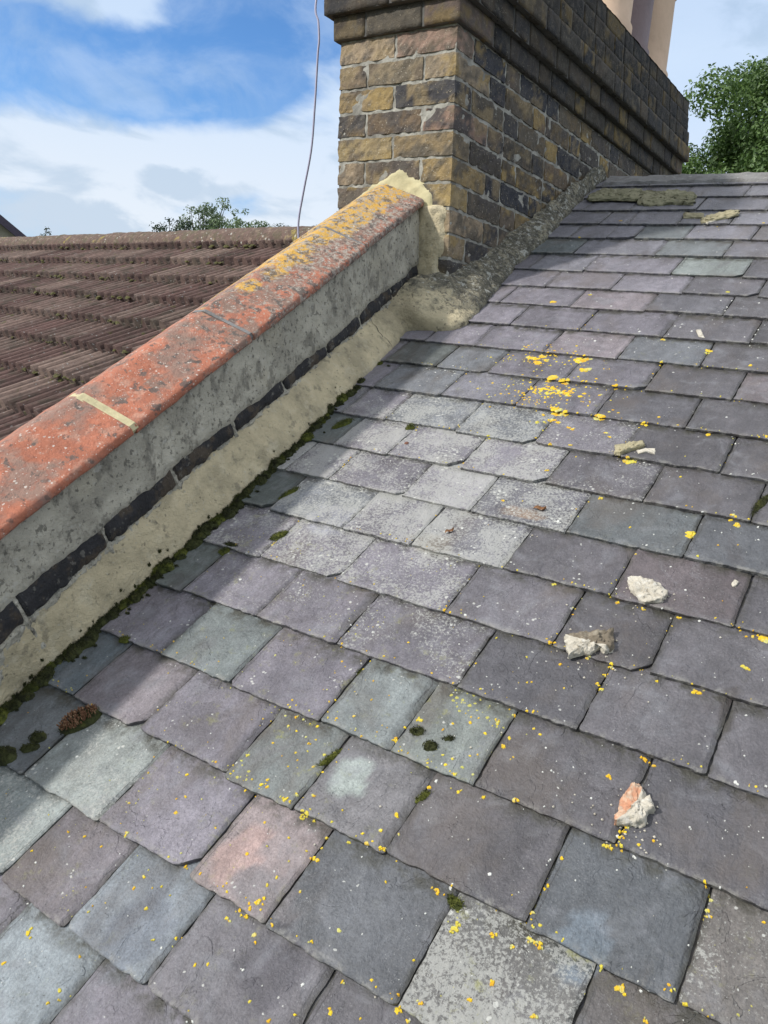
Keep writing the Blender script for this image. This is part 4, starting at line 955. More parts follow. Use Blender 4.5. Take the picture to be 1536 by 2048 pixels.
YSPOT = [(-0.846, 1.777, 0.0075), (-0.815, 1.751, 0.0074), (-0.821, 1.791, 0.0062), (-0.8, 1.77, 0.0049), (-0.829, 1.773, 0.005), (-0.71, 1.789, 0.0095), (-0.696, 1.8, 0.0047), (-0.681, 1.733, 0.0081), (-0.741, 1.674, 0.0082), (-0.706, 1.667, 0.008), (-0.755, 1.663, 0.0035), (-0.669, 1.523, 0.0076), (-0.648, 1.515, 0.0064), (-0.683, 1.532, 0.0044), (-0.695, 1.503, 0.0033), (-0.666, 1.484, 0.0054), (-0.646, 1.477, 0.0042), (-0.695, 1.464, 0.0038), (-0.677, 1.469, 0.0037), (-0.566, 1.524, 0.0062), (-0.554, 1.525, 0.0031), (-0.606, 1.457, 0.0041), (-0.617, 1.46, 0.0031), (-0.459, 1.521, 0.0044), (-0.528, 1.46, 0.003), (-0.513, 1.446, 0.0025), (-0.321, 1.516, 0.0041), (-0.511, 1.815, 0.0049), (-0.546, 1.947, 0.0035), (-0.42, 1.903, 0.0054), (-0.419, 1.888, 0.0032), (-0.309, 1.836, 0.0035), (-0.447, 1.372, 0.0056), (-0.435, 1.373, 0.0042), (-0.458, 1.372, 0.0023), (-0.212, 1.532, 0.0026), (-0.211, 1.237, 0.0047), (-0.196, 1.225, 0.0046), (-0.268, 1.17, 0.0051), (-0.263, 1.18, 0.0028), (-0.333, 1.344, 0.0022), (-0.457, 1.23, 0.0027), (-0.931, 2.132, 0.0057), (-0.774, 1.372, 0.0033), (-0.578, 1.668, 0.0043), (-0.554, 1.667, 0.0032), (-0.581, 1.386, 0.0025), (-0.626, 1.379, 0.0031), (-0.372, 1.155, 0.0021), (-0.843, 2.206, 0.0028), (-0.462, 2.264, 0.0036), (-0.445, 1.368, 0.006), (-0.344, 0.966, 0.0028), (-0.328, 0.956, 0.0028), (-0.286, 0.956, 0.0034), (-0.228, 0.957, 0.0026), (-0.328, 0.817, 0.0026), (-0.363, 0.788, 0.0023), (-0.289, 0.814, 0.0032), (-0.293, 0.796, 0.0025), (-0.294, 0.771, 0.0031), (-0.289, 0.765, 0.0025), (-0.111, 0.885, 0.0035), (-0.219, 0.814, 0.0018), (-0.163, 0.817, 0.0035), (-0.167, 0.813, 0.0024), (-0.159, 0.814, 0.002), (-0.102, 0.958, 0.0054), (-0.116, 0.956, 0.0024), (-0.124, 0.952, 0.0015), (-0.097, 0.957, 0.0036), (-0.393, 0.822, 0.0027), (-0.443, 0.959, 0.0026), (-0.489, 0.802, 0.0021), (-0.48, 0.802, 0.0018), (-0.591, 0.835, 0.0027), (-0.592, 0.827, 0.0023), (-0.457, 1.228, 0.0029), (-0.387, 0.669, 0.0025), (-0.579, 0.822, 0.0019), (-0.135, 0.962, 0.0015), (-0.388, 0.735, 0.0013), (-0.338, 0.743, 0.0013), (-0.416, 0.78, 0.0017), (-0.238, 1.108, 0.0021), (-0.636, 1.155, 0.0026), (-0.594, 1.283, 0.0027), (-0.226, 0.626, 0.0025), (-0.193, 0.674, 0.0028), (-0.199, 0.675, 0.0017), (-0.186, 0.673, 0.0017), (-0.18, 0.667, 0.0017), (-0.366, 0.525, 0.002), (-0.326, 0.536, 0.0023), (-0.321, 0.537, 0.0017), (-0.379, 0.611, 0.0024), (-0.378, 0.607, 0.0015), (-0.442, 0.505, 0.0021), (-0.4, 0.52, 0.0015), (-0.462, 0.446, 0.0027), (-0.24, 0.489, 0.0018), (-0.241, 0.448, 0.0015), (-0.243, 0.442, 0.0015), (-0.245, 0.436, 0.0015), (-0.362, 0.38, 0.0027), (-0.358, 0.38, 0.0021), (-0.368, 0.382, 0.0013), (-0.35, 0.381, 0.0013), (-0.195, 0.53, 0.0026), (-0.2, 0.529, 0.0018), (-0.19, 0.529, 0.0021), (-0.184, 0.564, 0.0024), (-0.184, 0.554, 0.0026), (-0.184, 0.545, 0.0026), (-0.179, 0.534, 0.0021), (-0.183, 0.538, 0.0018), (-0.182, 0.561, 0.0016), (-0.244, 0.406, 0.0022), (-0.241, 0.399, 0.0012), (-0.237, 0.393, 0.002), (-0.229, 0.38, 0.0029), (-0.222, 0.378, 0.0029), (-0.235, 0.381, 0.002), (-0.235, 0.376, 0.0012), (-0.221, 0.382, 0.0019), (-0.077, 0.532, 0.0019), (-0.072, 0.526, 0.0017), (-0.068, 0.518, 0.0016), (-0.067, 0.504, 0.0021), (-0.067, 0.496, 0.0019), (-0.062, 0.498, 0.0014), (-0.125, 0.376, 0.0038), (-0.093, 0.36, 0.0026), (-0.196, 0.306, 0.0027), (-0.252, 0.317, 0.0024), (-0.248, 0.363, 0.0024), (-0.062, 0.393, 0.0017), (-0.25, 0.364, 0.0017), (-0.317, 0.35, 0.0031), (-0.316, 0.357, 0.0026), (-0.321, 0.344, 0.002), (-0.275, 0.365, 0.0025), (-0.146, 0.558, 0.0015), (-0.16, 0.545, 0.0015), (-0.414, 0.551, 0.0018), (-0.416, 0.536, 0.0024), (-0.514, 0.6, 0.0033), (-0.529, 0.552, 0.0033), (-0.404, 0.647, 0.0028), (-0.265, 0.288, 0.0019), (-0.311, 0.259, 0.0019), (-0.339, 0.254, 0.0015), (-0.331, 0.244, 0.0019), (-0.317, 0.238, 0.0019), (-0.442, 0.423, 0.0014), (-0.448, 0.398, 0.0014), (-0.425, 0.361, 0.0014), (-0.344, 0.294, 0.0013), (-0.152, 0.388, 0.0018), (-0.011, 0.518, 0.0018), (-0.528, 0.343, 0.0038), (-0.53, 0.338, 0.0018), (-0.556, 0.26, 0.0037), (-0.553, 0.268, 0.0017), (-0.562, 0.25, 0.002), (-0.516, 0.297, 0.002), (-0.562, 0.285, 0.002), (-0.557, 0.298, 0.0015), (-0.563, 0.24, 0.0026), (-0.57, 0.239, 0.0014), (-0.583, 0.227, 0.002), (-0.578, 0.226, 0.0014), (-0.579, 0.239, 0.0011), (-0.53, 0.221, 0.0019), (-0.465, 0.254, 0.0016), (-0.686, 0.253, 0.0022), (-0.72, 0.432, 0.0028), (-0.667, 0.399, 0.002), (-0.664, 0.41, 0.002), (-0.657, 0.399, 0.002), (-0.617, 0.396, 0.0032), (-0.623, 0.395, 0.0019), (-0.607, 0.409, 0.0019), (-0.61, 0.396, 0.0019), (-0.58, 0.389, 0.0037), (-0.581, 0.385, 0.0025), (-0.564, 0.389, 0.0022), (-0.499, 0.385, 0.0021), (-0.475, 0.392, 0.0023), (-0.466, 0.416, 0.0023), (-0.452, 0.394, 0.0026), (-0.585, 0.419, 0.0016), (-0.532, 0.418, 0.0015), (-0.817, 0.091, 0.0022), (-0.816, 0.085, 0.0025), (-0.807, 0.083, 0.0018), (-0.715, 0.059, 0.0023), (-0.716, 0.043, 0.0023), (-0.706, 0.052, 0.0014), (-0.811, 0.043, 0.0024), (-0.652, 0.159, 0.0017), (-0.691, 0.185, 0.0018), (-0.728, 0.197, 0.0015), (-0.705, 0.209, 0.0015), (-0.695, 0.216, 0.0015), (-0.675, 0.213, 0.0012), (-0.729, 0.215, 0.0016), (-0.761, 0.152, 0.0012), (-0.759, 0.144, 0.0015), (-0.762, 0.333, 0.0017), (-0.835, 0.286, 0.0017), (-0.79, 0.364, 0.0017), (-0.85, 0.338, 0.0014), (-0.731, 0.406, 0.0017), (-0.732, 0.496, 0.0018), (-0.733, 0.501, 0.0014), (-0.645, 0.491, 0.0024), (-0.7, 0.524, 0.0021), (-0.7, 0.505, 0.0021), (-0.8, 0.249, 0.002), (-0.797, 0.244, 0.0017), (-0.859, 0.216, 0.0017), (-0.889, 0.21, 0.0014), (-0.822, 0.217, 0.0017), (-0.912, 0.164, 0.0014), (-0.407, 0.236, 0.0023), (-0.522, 0.247, 0.0017), (-0.578, 0.352, 0.0012), (-0.599, 0.328, 0.0012), (-0.528, 0.361, 0.0015), (-0.544, 0.348, 0.0012), (-0.557, 0.325, 0.0012), (-0.726, 0.099, 0.0015), (-0.717, 0.533, 0.0018), (-0.97, 2.863, 0.0036), (-1.061, 2.689, 0.0035), (-0.538, 2.636, 0.0018), (-0.484, 2.844, 0.0026), (-0.461, 2.265, 0.0025), (-0.624, 2.822, 0.0015), (-0.841, 2.208, 0.0022)]
WSPOT = [(-0.715, 1.904, 0.0043), (-0.727, 1.915, 0.0025), (-0.676, 1.919, 0.0024), (-0.616, 1.973, 0.0042), (-0.625, 1.989, 0.0024), (-0.525, 2.045, 0.0041), (-0.523, 2.024, 0.0029), (-0.488, 2.001, 0.0034), (-0.539, 2.03, 0.0029), (-0.748, 2.127, 0.004), (-0.472, 1.913, 0.0022), (-0.591, 1.952, 0.0018), (-0.539, 1.97, 0.0023), (-0.245, 1.375, 0.0017), (-0.208, 1.386, 0.0021), (-0.165, 1.231, 0.0027), (-0.157, 1.193, 0.0022), (-0.504, 1.127, 0.0035), (-0.741, 1.89, 0.0019), (-0.51, 1.734, 0.0016), (-0.44, 2.171, 0.0029), (-0.438, 2.144, 0.0035), (-0.437, 2.117, 0.0029), (-0.333, 2.039, 0.0032), (-0.333, 2.007, 0.0027), (-0.333, 1.975, 0.0026), (-0.334, 1.951, 0.0021), (-0.503, 1.125, 0.004), (-0.498, 1.123, 0.0024), (-0.328, 1.111, 0.0029), (-0.326, 1.147, 0.0019), (-0.23, 1.193, 0.0014), (-0.218, 1.191, 0.0018), (-0.246, 1.374, 0.0019), (-0.145, 0.972, 0.0019), (-0.267, 0.846, 0.0016), (-0.418, 0.754, 0.0013), (-0.116, 1.008, 0.0012), (-0.531, 0.764, 0.0018), (-0.522, 0.775, 0.0014), (-0.085, 0.872, 0.0011), (-0.387, 0.69, 0.0013), (-0.362, 0.694, 0.0009), (-0.373, 0.683, 0.0009), (-0.337, 0.933, 0.001), (-0.268, 0.785, 0.0012), (-0.206, 1.388, 0.0019), (-0.602, 1.236, 0.0018), (-0.3, 0.601, 0.002), (-0.296, 0.6, 0.0014), (-0.278, 0.567, 0.0014), (-0.236, 0.583, 0.0022), (-0.286, 0.544, 0.0017), (-0.347, 0.392, 0.0029), (-0.345, 0.395, 0.0019), (-0.251, 0.48, 0.0018), (-0.252, 0.471, 0.0013), (-0.252, 0.477, 0.0013), (-0.162, 0.531, 0.0025), (-0.16, 0.53, 0.0018), (-0.113, 0.596, 0.0018), (-0.111, 0.594, 0.0013), (-0.079, 0.683, 0.0031), (-0.076, 0.681, 0.0023), (-0.091, 0.801, 0.0022), (-0.078, 0.73, 0.0016), (-0.044, 0.693, 0.002), (-0.381, 0.33, 0.0011), (-0.361, 0.331, 0.001), (-0.359, 0.349, 0.0016), (-0.062, 0.534, 0.0017), (-0.112, 0.391, 0.0013), (-0.123, 0.402, 0.0011), (-0.268, 0.423, 0.0013), (-0.373, 0.682, 0.0013), (-0.039, 0.627, 0.001), (-0.074, 0.611, 0.001), (-0.222, 0.52, 0.0011), (-0.417, 0.459, 0.0012), (-0.385, 0.48, 0.0011), (-0.522, 0.188, 0.0024), (-0.525, 0.188, 0.0016), (-0.548, 0.201, 0.0019), (-0.489, 0.186, 0.0013), (-0.546, 0.113, 0.0018), (-0.537, 0.116, 0.0021), (-0.493, 0.343, 0.0011), (-0.454, 0.278, 0.0013), (-0.503, 0.295, 0.0011), (-0.633, 0.158, 0.002), (-0.875, 0.123, 0.002), (-0.52, 2.955, 0.0031), (-0.528, 2.937, 0.0015), (-0.565, 2.572, 0.0029), (-0.663, 2.419, 0.0018), (-0.806, 2.449, 0.0015), (-0.552, 2.265, 0.0016), (-0.507, 2.361, 0.0013), (-0.884, 2.481, 0.0012), (-0.94, 2.582, 0.0017), (-1.047, 2.604, 0.0022)]
V, F = [], []; r = random.Random(77)
for (u, v, s) in YSPOT:
    s *= 1.8; n = 2 if s < .0045 else 6 if s < .009 else 16 if s < .015 else 26
    for i in range(n):
        a = r.uniform(0, 2 * pi); d = 0 if i == 0 else s * r.uniform(.25, .95)
        crust(u + cos(a) * d, v + sin(a) * d * .7, s * (r.uniform(.5, .9) if n < 6 else r.uniform(.24, .66)), V, F, r)
for (uc, vc, su, sv, n, smin, smax) in [(-.74, 1.60, .09, .05, 150, .0015, .0045), (-.72, 1.615, .03, .012, 60, .003, .007), (-.80, 1.80, .06, .03, 60, .0015, .005), (-.85, 1.75, .09, .01, 50, .001, .003), (-.62, .62, .09, .08, 30, .0008, .0028), (-.66, .46, .05, .06, 40, .0008, .0035), (-.40, .62, .035, .05, 30, .001, .004),
                                        (-.86, .45, .2, .2, 40, .0006, .0018), (-.5, .85, .2, .15, 25, .0006, .0018), (-.62, .30, .10, .06, 12, .0015, .004), (-.8, .12, .2, .06, 10, .001, .003), (-.42, .17, .06, .05, 20, .002, .005), (-.3, 1.1, .25, .2, 14, .001, .0025)]:
    for _ in range(n): crust(r.gauss(uc, su), r.gauss(vc, sv), r.uniform(smin, smax), V, F, r, .0008)
for k, js in JOINTS.items():                            # along joints and tails, where water lingers
    if not 0 <= k <= 13: continue
    for j in js:
        if j < -1.1: continue
        if r.random() < .45:
            for _ in range(r.randint(2, 6)): crust(j + r.gauss(0, .003), TAILS[k] + r.uniform(0, .14), r.uniform(.001, .0028), V, F, r, .0009)
        if r.random() < .6:
            for _ in range(r.randint(3, 9)): crust(j + r.gauss(0, .05), TAILS[k] + abs(r.gauss(0, .006)) + .002, r.uniform(.0009, .0026), V, F, r, .0009)
tag(mesh_ob('yellow_lichen', V, F, M_YEL, cols={'tint': list(CT)}), 'bright yellow lichen scattered over the slates', 'lichen', kind='stuff')
V, F = [], []
for (u, v, s) in WSPOT: crust(u, v, s, V, F, r, .0012)
for _ in range(520):
    u = r.uniform(-1.1, .1); v = r.uniform(0, 2.7)
    crust(u, v, .0009 + .0024 * r.random() ** 3, V, F, r, .0008)
tag(mesh_ob('white_lichen', V, F, M_WHT), 'small white lichen spots scattered over the slates', 'lichen', kind='stuff')

# ------------------------------------------------------------------ fallen mortar and brick fragments
M_CHUNK = surf('pale_lime_mortar_lump', (.50, .46, .38), [((.34, .30, .23), 'n', 40, .48, .66, .6), ((.62, .60, .54), 'n', 90, .54, .68, .6), ((.17, .15, .12), 'n', 60, .64, .72, .5)], rough=.92, bumps=[(130, .003), (400, .001)], vary=.15, vscale=50)
M_CHUNKD = surf('brown_mortar_skin', (.17, .14, .10), [((.32, .29, .23), 'n', 60, .52, .68, .6), ((.28, .11, .06), 'n', 30, .58, .64, .7)], rough=.92, bumps=[(160, .002)], vary=.25, vscale=60)
M_CHUNKR = surf('salmon_brick_skin', (.50, .25, .15), [((.55, .42, .30), 'n', 50, .46, .60, .8), ((.44, .38, .30), 'n', 90, .58, .68, .6)], rough=.9, bumps=[(160, .002)], vary=.15, vscale=60)
M_STICK = surf('yellow_green_mortar_strip', (.34, .30, .19), [((.20, .18, .10), 'n', 60, .48, .66, .6), ((.44, .40, .27), 'n', 90, .55, .7, .5)], rough=.9, bumps=[(130, .002)], vary=.2, vscale=50)
def lump(name, u, v, outline, h, ang, mats, seed, label, cat='fragment', group='broken mortar lying on the slates', facing=None, parent=None, hb=0):
    """a broken piece: outline (x, y in m) with a jagged edge, domed and faceted, lying on the roof"""
    V, F, MI = [], [], []
    c = on_roof(u, v) if parent is None else on_roof(u, v)
    dx = EX * cos(ang) + ES * sin(ang); dy = ES * cos(ang) - EX * sin(ang)
    pts = []
    for (a, b) in zip(outline, outline[1:] + outline[:1]):
        for t in [q / 9 for q in range(9)]: pts.append((a[0] + (b[0] - a[0]) * t, a[1] + (b[1] - a[1]) * t))
    n = len(pts); mx = sum(p[0] for p in pts) / n; my = sum(p[1] for p in pts) / n
    rings = [(1.0, 0.0), (1.04, .12), (1.06, .25), (1.06, .4), (1.04, .55), (1.0, .7), (.94, .82), (.86, .9), (.77, .96), (.67, .98), (.57, 1.0), (.47, .98), (.37, .97), (.27, 1.0), (.17, 1.0), (.07, 1.02)]
    for k, (s, z) in enumerate(rings):
        for (x, y) in pts:
            X, Y = mx + (x - mx) * s, my + (y - my) * s
            g = noise.noise(Vector((X * 70 + seed, Y * 70, z * 2))); g2 = noise.noise(Vector((X * 190 + seed, Y * 190, z * 3)))
            g3 = noise.noise(Vector((X * 480 + seed, Y * 480, z * 9))); X += (x - mx) * (.12 * g + .10 * g2 + .06 * g3); Y += (y - my) * (.12 * g + .10 * g2 + .06 * g3)
            Z = hb + z * h * (1 + .34 * g + .26 * g2 + .12 * g3) - .001
            V.append(c + dx * X + dy * Y + EN * Z)
    for k in range(len(rings) - 1):
        for i in range(n):
            j = (i + 1) % n; F.append((k * n + i, k * n + j, k * n + n + j, k * n + n + i))
            MI.append(1 if len(mats) > 1 and facing and facing(k, pts[i]) else 0)
    F.append(tuple(range((len(rings) - 1) * n, len(rings) * n))); MI.append(1 if len(mats) > 1 and facing and facing(9, (mx, my)) else 0)
    o = mesh_ob(name, V, F, None, parent, mats=mats, midx=MI, smooth=True); o.data.set_sharp_from_angle(angle=radians(60))
    if label: tag(o, label, cat, group)
    return o
lump('mortar_lump', -0.290, 0.990, [(-0.0248, -0.0065), (-0.0093, -0.0204), (0.0055, -0.0276), (0.0165, -0.0233), (0.0304, -0.0152), (0.0311, 0.0046), (0.0136, 0.0218), (-0.0026, 0.0251), (-0.024, 0.0252), (-0.0366, 0.0163)], 0.013, 0, [M_CHUNK], 1, 'flat pale oval lump of old mortar, highest of the three large lumps on the right', facing=None)
lump('mortar_lump', -0.333, 0.835, [(-0.0307, -0.0173), (-0.0186, -0.0331), (-0.0127, -0.0272), (-0.002, -0.0169), (0.0076, -0.0163), (0.0155, 0.002), (0.0261, -0.0051), (0.0351, 0.0033), (0.029, 0.0253), (0.0203, 0.0432), (-0.0008, 0.0285), (-0.0285, 0.0135), (-0.0402, 0.0002)], 0.0158, 0, [M_CHUNK, M_CHUNKD], 4, 'long jagged mortar lump with a brown upper edge, middle of the three large lumps', facing=lambda k, p: k >= 2 and p[1] > .002)
lump('brick_fragment', -0.180, 0.592, [(-0.017, 0.0137), (-0.0179, -0.0071), (-0.0165, -0.0302), (-0.0143, -0.033), (0.0077, -0.0262), (0.0176, -0.0175), (0.0157, -0.0012), (0.0222, 0.0043), (0.0124, 0.0196), (0.0079, 0.0175), (-0.0039, 0.03), (-0.0139, 0.0302)], 0.0158, 0, [M_CHUNK, M_CHUNKR], 7, 'wedge of salmon brick with white mortar on its right side, lowest fragment on the slates', facing=lambda k, p: k >= 1 and p[0] - p[1] * .28 < -.004)
lump('mortar_strip', -0.459, 1.404, [(-0.017, -0.0273), (-0.008, -0.0287), (0.0078, -0.0057), (0.0282, 0.0167), (0.0205, 0.031), (-0.0048, 0.0196), (-0.0267, -0.0055)], 0.0115, 0, [M_STICK], 10, 'thick greenish mortar stick lying in the middle of the upper slates', facing=None)
lump('mortar_shard', -0.421, 1.406, [(-0.0115, -0.0135), (0.0025, -0.0013), (0.0197, -0.0063), (0.0135, 0.0141), (-0.0058, 0.0084), (-0.0185, -0.0014)], 0.005, 0, [M_CHUNK], 13, 'small flat pale shard just right of the greenish mortar stick', facing=None)
lump('mortar_shard', -0.463, 1.986, [(0.0018, -0.0189), (0.0156, -0.0194), (-0.0041, 0.023), (-0.0134, 0.0152)], 0.0043, 0, [M_CHUNK], 16, 'tiny pale triangular shard high on the right of the slates', facing=None)
lump('mortar_shard', -0.167, 1.064, [(-0.0011, -0.0074), (0.0032, -0.0057), (0.0046, 0.0055), (-0.0019, 0.0097), (-0.0047, -0.0021)], 0.005, 0, [M_CHUNK], 19, 'pea-sized cream crumb right of the flat oval lump', facing=None)
lump('mortar_strip', -0.644, 2.892, [(-0.0334, -0.0521), (-0.0164, -0.055), (0.062, 0.0253), (0.0526, 0.0628), (0.0188, 0.0483), (-0.0388, -0.0035), (-0.0449, -0.0257)], 0.013, 0, [M_STICK], 22, 'long yellowish mortar strip resting near the ridge', facing=None)
lump('mortar_shard', -0.649, 2.857, [(-0.0091, -0.0287), (0.0179, 0.012), (0.012, 0.0266), (-0.0208, -0.01)], 0.005, 0, [M_CHUNK], 25, 'thin pale sliver just below the long strip near the ridge', facing=None)
lump('mortar_lump', -0.727, 2.915, [(-0.0272, -0.0196), (0.039, -0.0245), (0.0281, 0.0178), (-0.0399, 0.0264)], 0.0101, 0, [M_STICK], 28, 'short dull mortar block left of the long strip near the ridge', facing=None)
lump('ridge_bedding', -1.093, 3.149, [(-0.0792, -0.0563), (0.0107, -0.0516), (0.1203, -0.0687), (0.1016, -0.0035), (0.0811, 0.0659), (0.0182, 0.0592), (-0.069, 0.0762), (-0.0946, 0.0167), (-0.089, -0.038)], .015, 0, [M_MORT_OLD], 51, None, parent=roof)
lump('ridge_bedding', -0.871, 3.110, [(-0.0854, -0.0615), (-0.0361, -0.0835), (0.03, -0.0613), (0.1041, -0.0725), (0.0939, -0.006), (0.0789, 0.0407), (0.0082, 0.0889), (-0.0594, 0.0634), (-0.1341, 0.0917)], .019, 0, [M_MORT_OLD], 54, None, parent=roof)

V, F = [], []; r = random.Random(55)
for (uc, vc, sp, n_) in ((-.29, .985, .030, 26), (-.333, .825, .034, 40), (-.180, .585, .032, 44), (-.459, 1.40, .025, 14), (-.66, 2.86, .05, 20), (-.9, 3.1, .12, 40), (-.3, .7, .3, 40)):
    for _ in range(n_):
        u = r.gauss(uc, sp); v = r.gauss(vc - .01, sp * .8); c = on_roof(u, v); z = r.uniform(.0007, .0024); st = len(V)
        V += [c + Vector((r.uniform(.7, 1.3) * a, r.uniform(.7, 1.3) * b, d)) * z + EN * z * .5 for a, b, d in ((1, 0, 0), (0, 1, 0), (-1, 0, 0), (0, -1, 0), (0, 0, 1), (0, 0, -1))]
        F += [(st, st + 1, st + 4), (st + 1, st + 2, st + 4), (st + 2, st + 3, st + 4), (st + 3, st, st + 4), (st + 1, st, st + 5), (st + 2, st + 1, st + 5), (st + 3, st + 2, st + 5), (st, st + 3, st + 5)]
tag(mesh_ob('mortar_crumbs', V, F, M_CHUNK), 'sandy mortar crumbs scattered round the broken lumps', 'grit', kind='stuff')
# a rusty nail head and two scraps of dead leaf
hn = on_roof(-.951, 1.291); V, F = [], []
for (rr_, z) in ((.0052, 0), (.0055, .0012), (.0045, .0024), (.0015, .003)):
    for k in range(14): V.append(hn + EX * cos(k / 14 * 2 * pi) * rr_ + ES * sin(k / 14 * 2 * pi) * rr_ + EN * z)
for j in range(3):
    for k in range(14): q = j * 14 + k; w_ = j * 14 + (k + 1) % 14; F.append((q, w_, w_ + 14, q + 14))
F.append(tuple(range(42, 56)))
tag(mesh_ob('nail_head', V, F, surf('rusty_iron', (.16, .07, .045), [((.06, .035, .03), 'n', 300, .45, .6, .7)], rough=.8)), 'rusty round nail head on a pale speckled slate below the small oval moss', 'nail')
M_DLEAF = surf('dead_brown_leaf', (.24, .12, .055), [((.12, .06, .03), 'n', 120, .45, .6, .7)], rough=.85)
for (u, v, L_, an, lab) in ((-.691, 1.026, .010, .9, 'curled reddish brown scrap of dead leaf on a pale slate near the middle'), (-.552, 1.15, .013, .2, 'crumpled tan scrap of dead leaf by a lichened joint right of the middle')):
    c = on_roof(u, v); dx = EX * cos(an) + ES * sin(an); dy = ES * cos(an) - EX * sin(an); V, F = [], []
    for i in range(9):
        t = i / 8; wd = L_ * .42 * sin(pi * min(.97, t + .03)) ** .7
        for j in range(5): q = j / 4 - .5; V.append(c + dx * (t - .5) * L_ * 2 + dy * q * 2 * wd + EN * (.0015 + .018 * q * q * L_ / .012 * (.4 + t) + .003 * sin(t * 7)))
    for i in range(8):
        for j in range(4): q = i * 5 + j; F.append((q, q + 5, q + 6, q + 1))
    tag(mesh_ob('dead_leaf', V, F, M_DLEAF, smooth=True), lab, 'leaf')

# ------------------------------------------------------------------ distance: ground, house, trees
M_GROUND = surf('rough_grass', (.06, .085, .03), [((.10, .10, .05), 'n', .2, .45, .6, .6)], rough=.95, vary=.3, vscale=.4)
gq = []; n = 24; S = 900
V = [Vector(((i / n - .5) * 2 * S, (j / n - .5) * 2 * S, 0)) for j in range(n + 1) for i in range(n + 1)]
F = [(j * (n + 1) + i, j * (n + 1) + i + 1, (j + 1) * (n + 1) + i + 1, (j + 1) * (n + 1) + i) for j in range(n) for i in range(n)]
tag(mesh_ob('ground', V, F, M_GROUND), kind='structure')
# gable of a house far off to the left
M_FARWALL = surf('buff_brick_gable', (.30, .27, .21), [((.22, .19, .14), 'n', 2, .45, .6, .5)], rough=.9)
M_FARROOF = surf('dark_purple_roof', (.075, .06, .085), rough=.8)
D1 = Vector((-.970, .619, .085)); D0 = Vector((-1.0, .605, .107)); dist = 26
hs = empty('far_house', (D1.x * dist, D1.y * dist, 0)); tag(hs, 'gable end of a distant house with a dark verge at the left edge', 'house')
gx = Vector((.53, .85, 0)).normalized(); gn = Vector((-.85, .53, 0)).normalized()   # gable plane faces the viewer
a1 = CAM + D1 * dist; a0 = CAM + D0 * (dist * 1.0)
sl_ = (a0.z - a1.z) / max(.1, (a1 - a0).dot(gx)); sl_ = .72
half = 3.6; base_r = a1 + gx * .6; base_r.z = a1.z - .6 * sl_; apex = a1 - gx * 3.2; apex.z = a1.z + 3.2 * sl_
left = apex - gx * 3.8; left.z = base_r.z
V = [Vector((base_r.x, base_r.y, 0)), base_r, apex, left, Vector((left.x, left.y, 0))]
Vb = [p + gn * 7 for p in V]
mesh_ob('gable_wall', V + Vb, [(0, 1, 2, 3, 4), (9, 8, 7, 6, 5), (0, 5, 6, 1), (4, 3, 8, 9)], M_FARWALL, hs)
up = Vector((0, 0, .28))
ext = base_r + gx * .35 - Vector((0, 0, .35 * sl_)); exl = left - gx * .35 - Vector((0, 0, .35 * sl_))
q = [ext, apex, exl]; fr = [p - gn * .25 for p in q]; bk = [p + gn * 7.2 for p in q]
V = fr + bk + [p + up for p in fr] + [p + up for p in bk]
mesh_ob('roof', V, [(6, 7, 10, 9), (7, 8, 11, 10), (0, 3, 4, 1), (1, 4, 5, 2), (0, 1, 7, 6), (1, 2, 8, 7), (3, 9, 10, 4), (4, 10, 11, 5), (0, 6, 9, 3), (2, 5, 11, 8)], M_FARROOF, hs)

def leaf_mat(name, c1, c2):
    m = bpy.data.materials.new(name); N, L = nodes_of(m); nt = m.node_tree
    a = attr_n(nt, 'tint'); col = mix_n(nt, a, (*c1, 1), (*c2, 1))
    p = N.new('ShaderNodeBsdfPrincipled'); p.inputs['Roughness'].default_value = .55; L.new(col, p.inputs['Base Color'])
    t = N.new('ShaderNodeBsdfTranslucent'); L.new(col, t.inputs[0]); x = N.new('ShaderNodeMixShader'); x.inputs[0].default_value = .3
    L.new(p.outputs[0], x.inputs[1]); L.new(t.outputs[0], x.inputs[2]); o = N.new('ShaderNodeOutputMaterial'); L.new(x.outputs[0], o.inputs[0]); return m
M_BARK = surf('bark', (.10, .08, .06), [((.05, .045, .035), 'n', 8, .45, .65, .7)], rough=.95, bumps=[(12, .03)])
M_LEAF = leaf_mat('oak_leaf', (.035, .075, .02), (.13, .215, .055)); M_LEAF2 = leaf_mat('far_leaf', (.08, .12, .06), (.19, .26, .12)); M_LEAF3 = leaf_mat('dark_conifer', (.03, .05, .035), (.06, .09, .05))
